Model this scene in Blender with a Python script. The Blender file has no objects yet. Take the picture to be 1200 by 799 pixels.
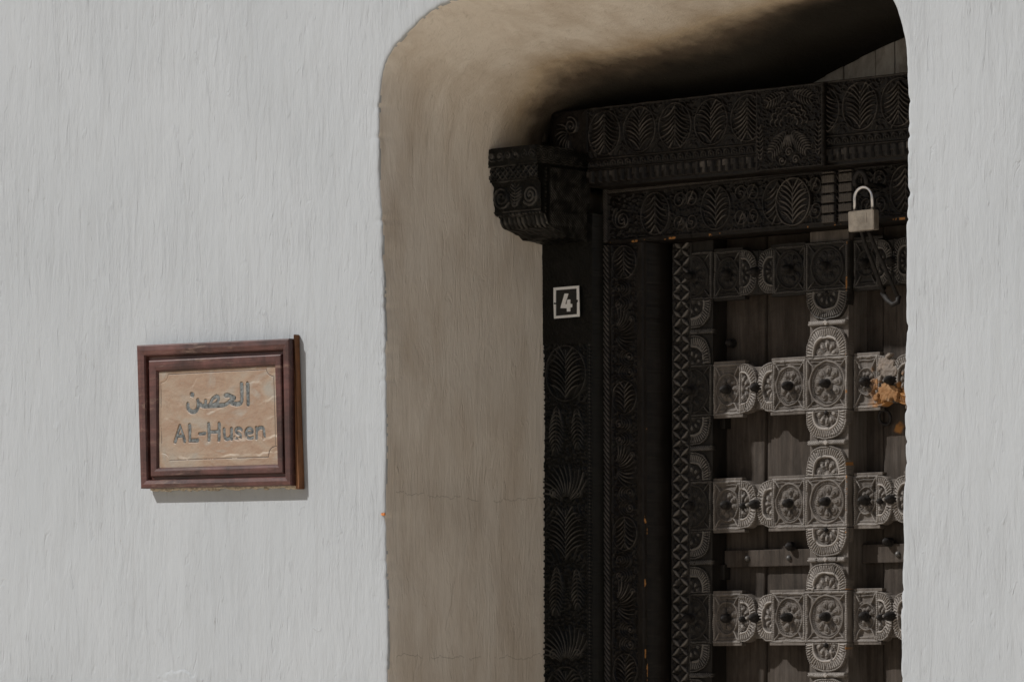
import bpy, bmesh, math, random
import numpy as np
from mathutils import Vector, noise

random.seed(7)
rng = np.random.default_rng(7)
scene = bpy.context.scene
COL = scene.collection

# ------------------------------------------------------------------ camera
FPX = 5540.0                      # focal length in photo pixels (1200 wide)
YAW = math.radians(43.0)          # camera turned left of the wall normal
PIT = math.atan(405.0 / FPX)
EYE = 1.60
Fw = Vector((-math.sin(YAW) * math.cos(PIT), math.cos(YAW) * math.cos(PIT), math.sin(PIT)))
Rt = Vector((math.cos(YAW), math.sin(YAW), 0))
Up = Rt.cross(Fw)
def _ray(u, v):
    return Fw * FPX + Rt * (u - 600.0) - Up * (v - 399.5)
# the wall face is y = 0; x = 0 is the left edge of the doorway
_r = _ray(450, 805)
_cy = -5.81
CAM = Vector((-_r.x / _r.y * (-_cy), _cy, EYE))
def W(u, v, d):
    """photo direction (u, v) meets the plane at depth d behind the wall face -> (x, z)"""
    r = _ray(u, v)
    t = (d - CAM.y) / r.y
    return (CAM.x + r.x * t, CAM.z + r.z * t)

cam_d = bpy.data.cameras.new('camera')
cam_d.lens = FPX / 1200.0 * 36.0
cam_d.sensor_width = 36.0
cam_d.clip_start = 0.05
cam_d.clip_end = 2000.0
cam = bpy.data.objects.new('camera', cam_d)
COL.objects.link(cam)
cam.location = CAM
cam.rotation_euler = Fw.to_track_quat('-Z', 'Y').to_euler()
scene.camera = cam

# ------------------------------------------------------------------ light
SX, SZ = 0.77, 1.13               # sun travel per metre of depth: to the right, down
sun_dir = Vector((SX, 1.0, -SZ)).normalized()
world = bpy.data.worlds.new('World')
scene.world = world
world.use_nodes = True
nt = world.node_tree
bg = nt.nodes['Background']
sky = nt.nodes.new('ShaderNodeTexSky')
sky.sky_type = 'NISHITA'
sky.sun_disc = False
elev = math.asin(-sun_dir.z)
sky.sun_elevation = elev
az = math.atan2(-sun_dir.x, -sun_dir.y)     # clockwise from +Y
sky.sun_rotation = az
sky.air_density = 1.0
sky.dust_density = 2.2
nt.links.new(sky.outputs[0], bg.inputs[0])
bg.inputs[1].default_value = 0.055
sd = bpy.data.lights.new('sun', 'SUN')
sd.energy = 4.3
sd.angle = math.radians(0.5)
sd.color = (1.0, 0.985, 0.965)
so = bpy.data.objects.new('sun', sd)
COL.objects.link(so)
so.location = (-3, -4, 6)
so.rotation_euler = (-sun_dir).to_track_quat('Z', 'Y').to_euler()
scene.view_settings.view_transform = 'Standard'
scene.view_settings.look = 'None'
scene.view_settings.exposure = -0.20
scene.view_settings.gamma = 1.0

# ------------------------------------------------------------------ materials
def new_mat(name):
    m = bpy.data.materials.new(name)
    m.use_nodes = True
    t = m.node_tree
    b = t.nodes['Principled BSDF']
    return m, t, b
def N(t, kind, **kw):
    n = t.nodes.new(kind)
    for k, v in kw.items():
        if k.startswith('i_'):
            n.inputs[k[2:].replace('_', ' ')].default_value = v
        else:
            setattr(n, k, v)
    return n
def noise_tex(t, scale, stretch=(1, 1, 1), detail=6, rough=0.55, dist=0.0):
    tc = N(t, 'ShaderNodeNewGeometry')
    mp = N(t, 'ShaderNodeMapping')
    mp.inputs['Scale'].default_value = stretch
    t.links.new(tc.outputs['Position'], mp.inputs['Vector'])
    n = N(t, 'ShaderNodeTexNoise')
    n.inputs['Scale'].default_value = scale
    n.inputs['Detail'].default_value = detail
    n.inputs['Roughness'].default_value = rough
    n.inputs['Distortion'].default_value = dist
    t.links.new(mp.outputs[0], n.inputs['Vector'])
    return n.outputs['Fac']
def ramp(t, fac, stops):
    r = N(t, 'ShaderNodeValToRGB')
    el = r.color_ramp.elements
    el[0].position, el[0].color = stops[0][0], (*stops[0][1], 1)
    el[1].position, el[1].color = stops[-1][0], (*stops[-1][1], 1)
    for p, c in stops[1:-1]:
        e = el.new(p)
        e.color = (*c, 1)
    t.links.new(fac, r.inputs[0])
    return r.outputs[0]
def mixc(t, fac, a, b, blend='MIX'):
    m = N(t, 'ShaderNodeMix', data_type='RGBA', blend_type=blend)
    for sock, val in ((m.inputs[0], fac), (m.inputs[6], a), (m.inputs[7], b)):
        if isinstance(val, (int, float)):
            sock.default_value = val
        elif isinstance(val, tuple):
            sock.default_value = (*val, 1)
        else:
            t.links.new(val, sock)
    return m.outputs[2]
def math_n(t, op, a, b=0.0, clamp=False):
    m = N(t, 'ShaderNodeMath', operation=op, use_clamp=clamp)
    for sock, val in ((m.inputs[0], a), (m.inputs[1], b)):
        if isinstance(val, (int, float)):
            sock.default_value = val
        else:
            t.links.new(val, sock)
    return m.outputs[0]
def bump(t, b, heights):
    prev = None
    for h, s, dist in heights:
        n = N(t, 'ShaderNodeBump')
        n.inputs['Strength'].default_value = s
        n.inputs['Distance'].default_value = dist
        t.links.new(h, n.inputs['Height'])
        if prev:
            t.links.new(prev, n.inputs['Normal'])
        prev = n.outputs[0]
    t.links.new(prev, b.inputs['Normal'])

def plaster(name, c_lo, c_hi, stain=None, cracks=False):
    m, t, b = new_mat(name)
    big = noise_tex(t, 3.0, (1, 1, 0.45), 5)
    patch = ramp(t, noise_tex(t, 5.0, (1, 1, 0.6), 4), [(0.35, (0.35, 0.35, 0.35)), (0.65, (1, 1, 1))])
    streak = noise_tex(t, 42.0, (1, 1, 0.15), 8, 0.66, 0.9)
    fine = noise_tex(t, 170.0, (1, 1, 0.22), 5, 0.65, 0.8)
    grain = noise_tex(t, 420.0, (1, 1, 0.8), 3)
    drag = noise_tex(t, 90.0, (1, 1, 0.20), 7, 0.75, 1.2)
    lump_ = noise_tex(t, 13.0, (1, 1, 0.5), 5, 0.6, 0.6)
    col = ramp(t, big, [(0.3, c_lo), (0.7, c_hi)])
    s1 = ramp(t, streak, [(0.30, (0.95, 0.945, 0.94)), (0.5, (1, 1, 1)), (1.0, (1.02, 1.02, 1.02))])
    col = mixc(t, 1.0, col, s1, 'MULTIPLY')
    s2 = ramp(t, drag, [(0.29, (0.55, 0.50, 0.44)), (0.36, (1, 1, 1)), (1.0, (1, 1, 1))])
    col = mixc(t, math_n(t, 'MULTIPLY', patch, 0.75), col, s2, 'MULTIPLY')
    # sparse raised runs and small pits left by the float
    nk = noise_tex(t, 48.0, (1, 1, 0.30), 5, 0.6, 0.8)
    nick = ramp(t, nk, [(0.30, (0, 0, 0)), (0.38, (0.5, 0.5, 0.5)), (0.64, (0.5, 0.5, 0.5)), (0.70, (1, 1, 1))])
    h1 = math_n(t, 'MULTIPLY', math_n(t, 'SUBTRACT', streak, 0.5), patch)
    h2 = math_n(t, 'MULTIPLY', math_n(t, 'SUBTRACT', drag, 0.5), patch)
    if stain:
        sn = noise_tex(t, 11.0, (1, 1, 0.32), 6, 0.65, 0.2)
        sm = ramp(t, sn, [(0.42, (0, 0, 0)), (0.66, (1, 1, 1))])
        col = mixc(t, math_n(t, 'MULTIPLY', sm, 0.55), col, stain)
    if cracks:
        g = N(t, 'ShaderNodeNewGeometry')
        sp = N(t, 'ShaderNodeSeparateXYZ')
        t.links.new(g.outputs['Position'], sp.inputs[0])
        wob = noise_tex(t, 14.0, (1, 1, 0.05), 7, 0.7)
        w2 = math_n(t, 'MULTIPLY', math_n(t, 'SUBTRACT', wob, 0.5), 0.05)
        gate = noise_tex(t, 22.0, (1, 1, 0.0), 3)
        for zc in cracks:
            d = math_n(t, 'ABSOLUTE', math_n(t, 'SUBTRACT', math_n(t, 'ADD', sp.outputs[2], w2), zc))
            k = math_n(t, 'LESS_THAN', d, 0.0007)
            k = math_n(t, 'MULTIPLY', k, math_n(t, 'GREATER_THAN', gate, 0.47))
            col = mixc(t, math_n(t, 'MULTIPLY', k, 0.38), col, (0.14, 0.11, 0.08))
    t.links.new(col, b.inputs['Base Color'])
    b.inputs['Roughness'].default_value = 0.85
    b.inputs['Specular IOR Level'].default_value = 0.25
    bump(t, b, [(lump_, 0.6, 0.004), (h1, 0.85, 0.0042), (h2, 0.8, 0.0024), (nick, 0.8, 0.0016), (fine, 0.5, 0.0007), (grain, 0.3, 0.0004)])
    return m, t, b, col

M_white, *_ = plaster('white lime plaster', (0.37, 0.39, 0.405), (0.42, 0.44, 0.455))
# beige reveal plaster, with the vault's deep shade painted into its colour high up
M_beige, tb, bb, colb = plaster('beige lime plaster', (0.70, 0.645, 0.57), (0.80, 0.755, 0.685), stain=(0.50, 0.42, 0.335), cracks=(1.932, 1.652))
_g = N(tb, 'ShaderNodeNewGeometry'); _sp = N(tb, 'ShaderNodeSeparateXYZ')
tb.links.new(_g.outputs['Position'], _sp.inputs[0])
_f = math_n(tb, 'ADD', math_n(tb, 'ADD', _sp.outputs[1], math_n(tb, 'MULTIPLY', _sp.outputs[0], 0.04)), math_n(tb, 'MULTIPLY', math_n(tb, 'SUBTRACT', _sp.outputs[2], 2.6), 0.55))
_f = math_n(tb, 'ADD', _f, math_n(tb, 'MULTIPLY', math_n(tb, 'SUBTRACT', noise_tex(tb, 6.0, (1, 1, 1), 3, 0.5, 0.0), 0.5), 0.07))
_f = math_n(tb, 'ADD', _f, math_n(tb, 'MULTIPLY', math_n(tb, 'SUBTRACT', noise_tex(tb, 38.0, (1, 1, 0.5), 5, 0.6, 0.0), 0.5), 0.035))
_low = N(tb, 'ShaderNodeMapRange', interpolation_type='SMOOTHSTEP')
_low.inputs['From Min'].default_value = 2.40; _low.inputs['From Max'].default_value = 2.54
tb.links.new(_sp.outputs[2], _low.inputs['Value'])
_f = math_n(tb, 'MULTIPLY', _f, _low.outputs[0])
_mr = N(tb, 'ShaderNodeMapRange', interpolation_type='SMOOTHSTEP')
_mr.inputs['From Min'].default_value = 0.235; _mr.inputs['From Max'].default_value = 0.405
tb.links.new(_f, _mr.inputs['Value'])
_vault_shade = ramp(tb, _mr.outputs[0], [(0.0, (1, 1, 1)), (0.40, (0.68, 0.60, 0.49)), (0.75, (0.15, 0.125, 0.10)), (1.0, (0.02, 0.018, 0.014))])  # brown to near-black multiplier standing in for shade under the vault
tb.links.new(mixc(tb, 1.0, colb, _vault_shade, 'MULTIPLY'), bb.inputs['Base Color'])

def wood(name, dark, light, rough=0.45, grain_axis='z', fleck=True, spec=0.5, bstr=0.5, rub_glint=None):
    m, t, b = new_mat(name)
    st = (1, 1, 0.07) if grain_axis == 'z' else (0.07, 1, 1)
    g1 = noise_tex(t, 120.0, st, 6, 0.65, 0.5)
    g2 = noise_tex(t, 19.0, (1, 1, 0.6), 6, 0.7, 0.4)
    g3 = noise_tex(t, 600.0, (1, 1, 1), 2)
    col = ramp(t, g1, [(0.25, dark), (0.75, light)])
    v = ramp(t, g2, [(0.32, (0.50, 0.465, 0.43)), (0.5, (0.95, 0.91, 0.87)), (0.68, (1.2, 1.2, 1.2))])
    col = mixc(t, 1.0, col, v, 'MULTIPLY')
    if rub_glint:
        ar = N(t, 'ShaderNodeAttribute', attribute_name='rub_glint')
        k = math_n(t, 'POWER', ar.outputs['Fac'], 3.0)
        k = math_n(t, 'MULTIPLY', k, math_n(t, 'ADD', g2, 0.15), True)
        col = mixc(t, k, col, rub_glint)  # pale ridge crests: rubbed wear, with the carving's glints painted in
    if fleck:
        at = N(t, 'ShaderNodeAttribute', attribute_name='fleck')
        col = mixc(t, at.outputs['Fac'], col, (0.29, 0.135, 0.04))
    t.links.new(col, b.inputs['Base Color'])
    rr = N(t, 'ShaderNodeMapRange')
    rr.inputs['To Min'].default_value = rough - 0.1
    rr.inputs['To Max'].default_value = rough + 0.15
    t.links.new(g2, rr.inputs['Value'])
    t.links.new(rr.outputs[0], b.inputs['Roughness'])
    b.inputs['Specular IOR Level'].default_value = spec
    bump(t, b, [(g1, bstr, 0.0008), (g3, bstr * 0.5, 0.0004)])
    return m
M_oiled = wood('oiled dark teak', (0.0045, 0.0036, 0.003), (0.011, 0.0088, 0.0072), 0.34, rub_glint=(0.13, 0.115, 0.10), spec=0.18)
M_post = wood('black painted teak', (0.0035, 0.0038, 0.0032), (0.0075, 0.0073, 0.006), 0.38, rub_glint=(0.10, 0.093, 0.083), spec=0.18)
M_leaf = wood('weathered grey teak', (0.060, 0.052, 0.0455), (0.145, 0.130, 0.117), 0.62, rub_glint=(0.33, 0.303, 0.277), spec=0.3)
M_stile = wood('half weathered shaded teak', (0.010, 0.009, 0.008), (0.025, 0.0225, 0.020), 0.48, rub_glint=(0.19, 0.176, 0.16), spec=0.2)  # shade on stile and top row is put into this darker, less bleached copy
M_plank = wood('brown teak plank', (0.026, 0.0218, 0.018), (0.073, 0.061, 0.052), 0.72, bstr=1.2, spec=0.15)
M_tymp = wood('grey board', (0.30, 0.295, 0.285), (0.40, 0.395, 0.38), 0.8, fleck=False)
M_frame = wood('maroon varnished wood', (0.045, 0.015, 0.013), (0.115, 0.045, 0.038), 0.42, 'x', fleck=False)
def _weather(m):
    t = m.node_tree; b = t.nodes['Principled BSDF']
    src = b.inputs['Base Color'].links[0].from_socket
    n1 = ramp(t, noise_tex(t, 55.0, (0.12, 1, 1), 6, 0.75, 0.8), [(0.56, (0, 0, 0)), (0.66, (1, 1, 1))])
    n2 = ramp(t, noise_tex(t, 20.0, (0.5, 1, 0.5), 5, 0.7, 0.5), [(0.3, (0.35, 0.33, 0.32)), (0.6, (1.1, 1.1, 1.1))])
    c = mixc(t, 1.0, src, n2, 'MULTIPLY')
    c = mixc(t, math_n(t, 'MULTIPLY', n1, 0.45), c, (0.26, 0.17, 0.125))
    t.links.new(c, b.inputs['Base Color'])
_weather(M_frame)
M_batten = wood('raw brown batten', (0.085, 0.035, 0.014), (0.27, 0.115, 0.04), 0.7, fleck=False)

def simple(name, col, rough, metal=0.0, nscale=200, amt=0.25, b=0.3):
    m, t, p = new_mat(name)
    n = noise_tex(t, nscale, (1, 1, 1), 4)
    lo = tuple(c * (1 - amt) for c in col)
    hi = tuple(min(1, c * (1 + amt)) for c in col)
    t.links.new(ramp(t, n, [(0.3, lo), (0.7, hi)]), p.inputs['Base Color'])
    p.inputs['Roughness'].default_value = rough
    p.inputs['Metallic'].default_value = metal
    if b:
        bump(t, p, [(n, b, 0.0005)])
    return m
M_iron = simple('dark forged iron', (0.018, 0.016, 0.015), 0.62, 0.0, 150, 0.4, 0.6)
M_iron.node_tree.nodes['Principled BSDF'].inputs['Specular IOR Level'].default_value = 0.2
M_rivet = simple('worn grey rivet', (0.10, 0.095, 0.09), 0.5, 0.4, 150, 0.4, 0.5)
M_signw = simple('white sign paint', (0.80, 0.80, 0.78), 0.5, 0, 300, 0.06, 0.1)
M_signb = simple('black sign paint', (0.010, 0.010, 0.009), 0.45, 0, 300, 0.2, 0.1)
M_steel = simple('bright steel', (0.62, 0.62, 0.63), 0.28, 1.0, 90, 0.1, 0.05)
M_brass = simple('tarnished satin steel', (0.40, 0.36, 0.31), 0.42, 0.7, 60, 0.3, 0.15)
M_letter = simple('grey letter paint', (0.105, 0.112, 0.11), 0.7, 0, 170, 0.75, 0.5)
M_line = simple('dark engraved line', (0.085, 0.06, 0.045), 0.8, 0, 300, 0.3, 0)
M_ground = simple('sandy ground', (0.64, 0.545, 0.43), 0.95, 0, 14, 0.15, 0.3)
M_dust = simple('pale dust', (0.42, 0.36, 0.28), 0.95, 0, 300, 0.35, 0.6)
M_spot = simple('orange paint speck', (0.50, 0.16, 0.03), 0.7, 0, 300, 0.3, 0)

def tablet_mat():
    m, t, b = new_mat('peach sandstone')
    n1 = noise_tex(t, 10.0, (1, 1, 1.8), 5, 0.55, 0.8)
    n2 = noise_tex(t, 45.0, (0.5, 1, 1.5), 6, 0.7, 2.5)
    col = ramp(t, n1, [(0.32, (0.27, 0.24, 0.20)), (0.46, (0.29, 0.215, 0.155)), (0.57, (0.26, 0.172, 0.116)), (0.70, (0.295, 0.255, 0.21))])
    v = ramp(t, n2, [(0.36, (0.72, 0.66, 0.60)), (0.5, (1, 1, 1)), (0.70, (1.18, 1.15, 1.10))])
    col = mixc(t, 0.45, col, v, 'MULTIPLY')
    w = N(t, 'ShaderNodeTexWave', wave_type='RINGS')
    w.inputs['Scale'].default_value = 9.0
    w.inputs['Distortion'].default_value = 9.0
    w.inputs['Detail'].default_value = 3.0
    g = N(t, 'ShaderNodeNewGeometry')
    t.links.new(g.outputs['Position'], w.inputs['Vector'])
    k = ramp(t, w.outputs['Fac'], [(0.93, (0, 0, 0)), (0.99, (1, 1, 1))])
    gate = ramp(t, noise_tex(t, 12.0), [(0.5, (0, 0, 0)), (0.62, (1, 1, 1))])
    kk = N(t, 'ShaderNodeMix', data_type='RGBA', blend_type='MULTIPLY')
    kk.inputs[0].default_value = 1.0
    t.links.new(k, kk.inputs[6]); t.links.new(gate, kk.inputs[7])
    col = mixc(t, math_n(t, 'MULTIPLY', kk.outputs[2], 0.5), col, (0.62, 0.55, 0.46))
    t.links.new(col, b.inputs['Base Color'])
    b.inputs['Roughness'].default_value = 0.5
    bump(t, b, [(n2, 0.25, 0.0003)])
    return m
M_tablet = tablet_mat()

def filler_mat():
    m, t, b = new_mat('orange and pale filler')
    n = noise_tex(t, 45.0, (1, 1, 1), 5, 0.7)
    at = N(t, 'ShaderNodeAttribute', attribute_name='fleck')
    f = math_n(t, 'ADD', at.outputs['Fac'], math_n(t, 'MULTIPLY', math_n(t, 'SUBTRACT', n, 0.5), 1.2))
    col = ramp(t, f, [(0.25, (0.15, 0.125, 0.105)), (0.45, (0.19, 0.15, 0.12)), (0.66, (0.25, 0.135, 0.055)), (0.95, (0.19, 0.085, 0.025))])
    t.links.new(col, b.inputs['Base Color'])
    b.inputs['Roughness'].default_value = 0.85
    bump(t, b, [(n, 0.9, 0.002)])
    return m
M_filler = filler_mat()

# ------------------------------------------------------------------ helpers
def link(name, me, mat, parent=None, loc=None):
    o = bpy.data.objects.new(name, me)
    COL.objects.link(o)
    if mat is not None:
        me.materials.append(mat)
    if parent is not None:
        o.parent = parent
    if loc is not None:
        o.location = loc
    return o
def thing(name, label, cat, loc=(0, 0, 0), group=None):
    o = bpy.data.objects.new(name, None)
    COL.objects.link(o)
    o.empty_display_size = 0.1
    o['label'] = label
    o['category'] = cat
    if group:
        o['group'] = group
    o.location = loc
    return o
def adopt(o, parent):
    """parent without moving (parent is an unrotated empty or mesh at its own location)"""
    o.parent = parent
    L = Vector((0, 0, 0))
    p = parent
    while p is not None:
        L += p.location
        p = p.parent
    o.location = Vector(o.location) - L
    return o
def bez(a, b, c, n=7):
    t = np.linspace(0, 1, n)[:, None]
    a, b, c = map(np.array, (a, b, c))
    return (1 - t) ** 2 * a + 2 * t * (1 - t) * b + t * t * c
def draw(H, X, Y, pts, wd, hgt=3.0, taper=True, groove=False):
    """raise a tapering ridge along pts on the regular grid"""
    pts = np.asarray(pts, float)
    x0, y0 = pts.min(0) - wd * 1.2; x1, y1 = pts.max(0) + wd * 1.2
    xs, ys = X[0], Y[:, 0]
    i0, i1 = np.searchsorted(xs, x0), np.searchsorted(xs, x1)
    j0, j1 = np.searchsorted(ys, y0), np.searchsorted(ys, y1)
    if i1 <= i0 or j1 <= j0: return
    Xs, Ys = X[j0:j1, i0:i1], Y[j0:j1, i0:i1]
    best = np.zeros_like(Xs)
    n = len(pts) - 1
    for k in range(n):
        (ax, ay), (bx, by) = pts[k], pts[k + 1]
        dx, dy = bx - ax, by - ay
        t = np.clip(((Xs - ax) * dx + (Ys - ay) * dy) / (dx * dx + dy * dy + 1e-9), 0, 1)
        d = np.hypot(Xs - ax - t * dx, Ys - ay - t * dy)
        u = (k + t) / n
        ww = wd * (np.sin(np.pi * (0.12 + 0.80 * u)) ** 0.7 if taper else 1.0)
        v = rid(d, np.maximum(ww, .3)) * hgt
        if groove: v = v - 0.45 * hgt * rid(d, np.maximum(ww * .32, .3))
        best = np.maximum(best, v)
    H[j0:j1, i0:i1] = np.maximum(H[j0:j1, i0:i1], best + H0_[0])
H0_ = [-2.0]
def m_palm(H, X, Y, cx, cy, w, h, up, rg, n=6, wd=2.2, oval=True):
    j = lambda a: a * rg.uniform(.88, 1.12)
    if oval:
        th = np.linspace(0, 2 * np.pi, 34)
        draw(H, X, Y, np.stack([cx + w * .47 * np.cos(th), cy + h * .47 * np.sin(th)], -1), 1.7, 3.2, False)
    draw(H, X, Y, [(cx, cy - up * h * .44), (cx + rg.uniform(-1, 1), cy), (cx, cy + up * h * .40)], 1.5, 3.2)
    for i in range(n):
        y = -0.40 + 0.66 * i / (n - 1)
        env = math.sqrt(max(0.02, 1 - (min(abs(y + .16), .46) / .48) ** 2))
        for s in (-1, 1):
            ex, ey = s * w * .40 * env * rg.uniform(.9, 1.05), y + .17 + .05 * env
            draw(H, X, Y, bez((cx + s * .8, cy + up * y * h), (cx + s * w * .16 * j(1), cy + up * (y + .20) * h), (cx + ex, cy + up * j(ey) * h)), wd * j(1), j(3.4), groove=wd > 2.6)
def m_fill(H, X, Y, cx, cy, w, h, rg):
    for sx in (-1, 1):
        for sy in (-1, 1):
            for r_ in (.10, .22, .33):
                a = np.linspace(.15, math.pi / 2 - .15, 5)
                draw(H, X, Y, np.stack([cx + sx * w / 2 - sx * w * r_ * np.cos(a), cy + sy * h / 2 - sy * w * r_ * 1.1 * np.sin(a)], -1), 1.6, 2.8)
def m_spiral(H, X, Y, cx, cy, R_, rg, turns=1.6, hand=1, a0=0.0, wd=1.9):
    t = np.linspace(0, 1, 22)
    th = a0 + hand * 2 * np.pi * turns * t
    r_ = R_ * (1 - .80 * t)
    draw(H, X, Y, np.stack([cx + r_ * np.cos(th), cy + r_ * np.sin(th)], -1), wd, 3.2, False)
    draw(H, X, Y, [(cx - .5, cy), (cx + .5, cy)], 2.4, 3.6, False)
def m_fan(H, X, Y, cx, cy, R_, a0, a1, n, rg, bend=.25, wd=2.4, r0=.15):
    for i in range(n):
        a = a0 + (a1 - a0) * (i + .5) / n
        b_ = a + bend
        draw(H, X, Y, bez((cx + R_ * r0 * math.cos(a), cy + R_ * r0 * math.sin(a)), (cx + R_ * .6 * math.cos(a - bend * .3), cy + R_ * .6 * math.sin(a - bend * .3)), (cx + R_ * math.cos(b_), cy + R_ * math.sin(b_))), wd * rg.uniform(.85, 1.15), 3.4 * rg.uniform(.85, 1.1))
def m_rows(H, X, Y, cx, cy, L_, ang, n, rg, length=14, lean=.9, wd=2.3):
    """a feather: n curved barbs on both sides of a rib of length L_"""
    c, s_ = math.cos(ang), math.sin(ang)
    P_ = lambda u, v: (cx + u * c - v * s_, cy + u * s_ + v * c)
    draw(H, X, Y, [P_(0, 0), P_(L_ * .5, rg.uniform(-1, 1)), P_(L_, 0)], 1.4, 3.0)
    for i in range(n):
        u = L_ * (.04 + .86 * i / n)
        k_ = math.sin(math.pi * (.18 + .72 * i / n))
        for sd in (-1, 1):
            draw(H, X, Y, bez(P_(u, sd * .8), P_(u + length * .15, sd * length * .62 * k_), P_(u + length * lean, sd * length * k_)), wd * rg.uniform(.85, 1.1), 3.3)

def m_voids(H, X, Y, rg, count, base, x0, x1, y0, y1, size=6.0):
    """small commas and seeds wherever the ground of the carving is still bare"""
    xs, ys = X[0], Y[:, 0]
    for _ in range(count):
        x, y = rg.uniform(x0, x1), rg.uniform(y0, y1)
        i, j = min(np.searchsorted(xs, x), len(xs) - 1), min(np.searchsorted(ys, y), len(ys) - 1)
        a0, b0, a1, b1 = max(i - 2, 0), max(j - 2, 0), i + 3, j + 3
        if H[b0:b1, a0:a1].max() > base + 0.3: continue
        a = rg.uniform(0, 6.28); L_ = size * rg.uniform(.6, 1.2)
        dx, dy = math.cos(a) * L_, math.sin(a) * L_
        draw(H, X, Y, bez((x - dx * .5, y - dy * .5), (x - dy * .35, y + dx * .35), (x + dx * .5, y + dy * .5), 5), 1.7, 2.6)

def mesh_np(name, V, Q, smooth=True, fleck=None, wear_glint=None):
    me = bpy.data.meshes.new(name)
    V = np.asarray(V, dtype=np.float32)
    Q = np.asarray(Q, dtype=np.int32)
    used = np.zeros(len(V), bool)
    used[Q.ravel()] = True
    remap = np.cumsum(used) - 1
    V = V[used]
    Q = remap[Q].astype(np.int32)
    me.vertices.add(len(V))
    me.vertices.foreach_set('co', V.ravel())
    k = Q.shape[1]
    me.loops.add(Q.size)
    me.loops.foreach_set('vertex_index', Q.ravel())
    me.polygons.add(len(Q))
    me.polygons.foreach_set('loop_start', np.arange(0, Q.size, k, dtype=np.int32))
    me.polygons.foreach_set('loop_total', np.full(len(Q), k, dtype=np.int32))
    me.polygons.foreach_set('use_smooth', np.full(len(Q), smooth, dtype=bool))
    me.update(calc_edges=True)
    if fleck is not None:
        a = me.attributes.new('fleck', 'FLOAT', 'POINT')
        a.data.foreach_set('value', np.asarray(fleck, dtype=np.float32)[used])
    if wear_glint is not None:
        a = me.attributes.new('rub_glint', 'FLOAT', 'POINT')
        a.data.foreach_set('value', np.asarray(wear_glint, dtype=np.float32)[used])
    return me

def vnoise(x, y, s, seed=0):
    """smooth value noise, x y arrays, cell size s"""
    g = np.random.default_rng(seed).random((64, 64)).astype(np.float32)
    fx, fy = x / s, y / s
    ix, iy = np.floor(fx).astype(int), np.floor(fy).astype(int)
    tx, ty = fx - ix, fy - iy
    tx, ty = tx * tx * (3 - 2 * tx), ty * ty * (3 - 2 * ty)
    a = g[ix % 64, iy % 64]; b = g[(ix + 1) % 64, iy % 64]
    c = g[ix % 64, (iy + 1) % 64]; d = g[(ix + 1) % 64, (iy + 1) % 64]
    return (a * (1 - tx) + b * tx) * (1 - ty) + (c * (1 - tx) + d * tx) * ty - 0.5

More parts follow.
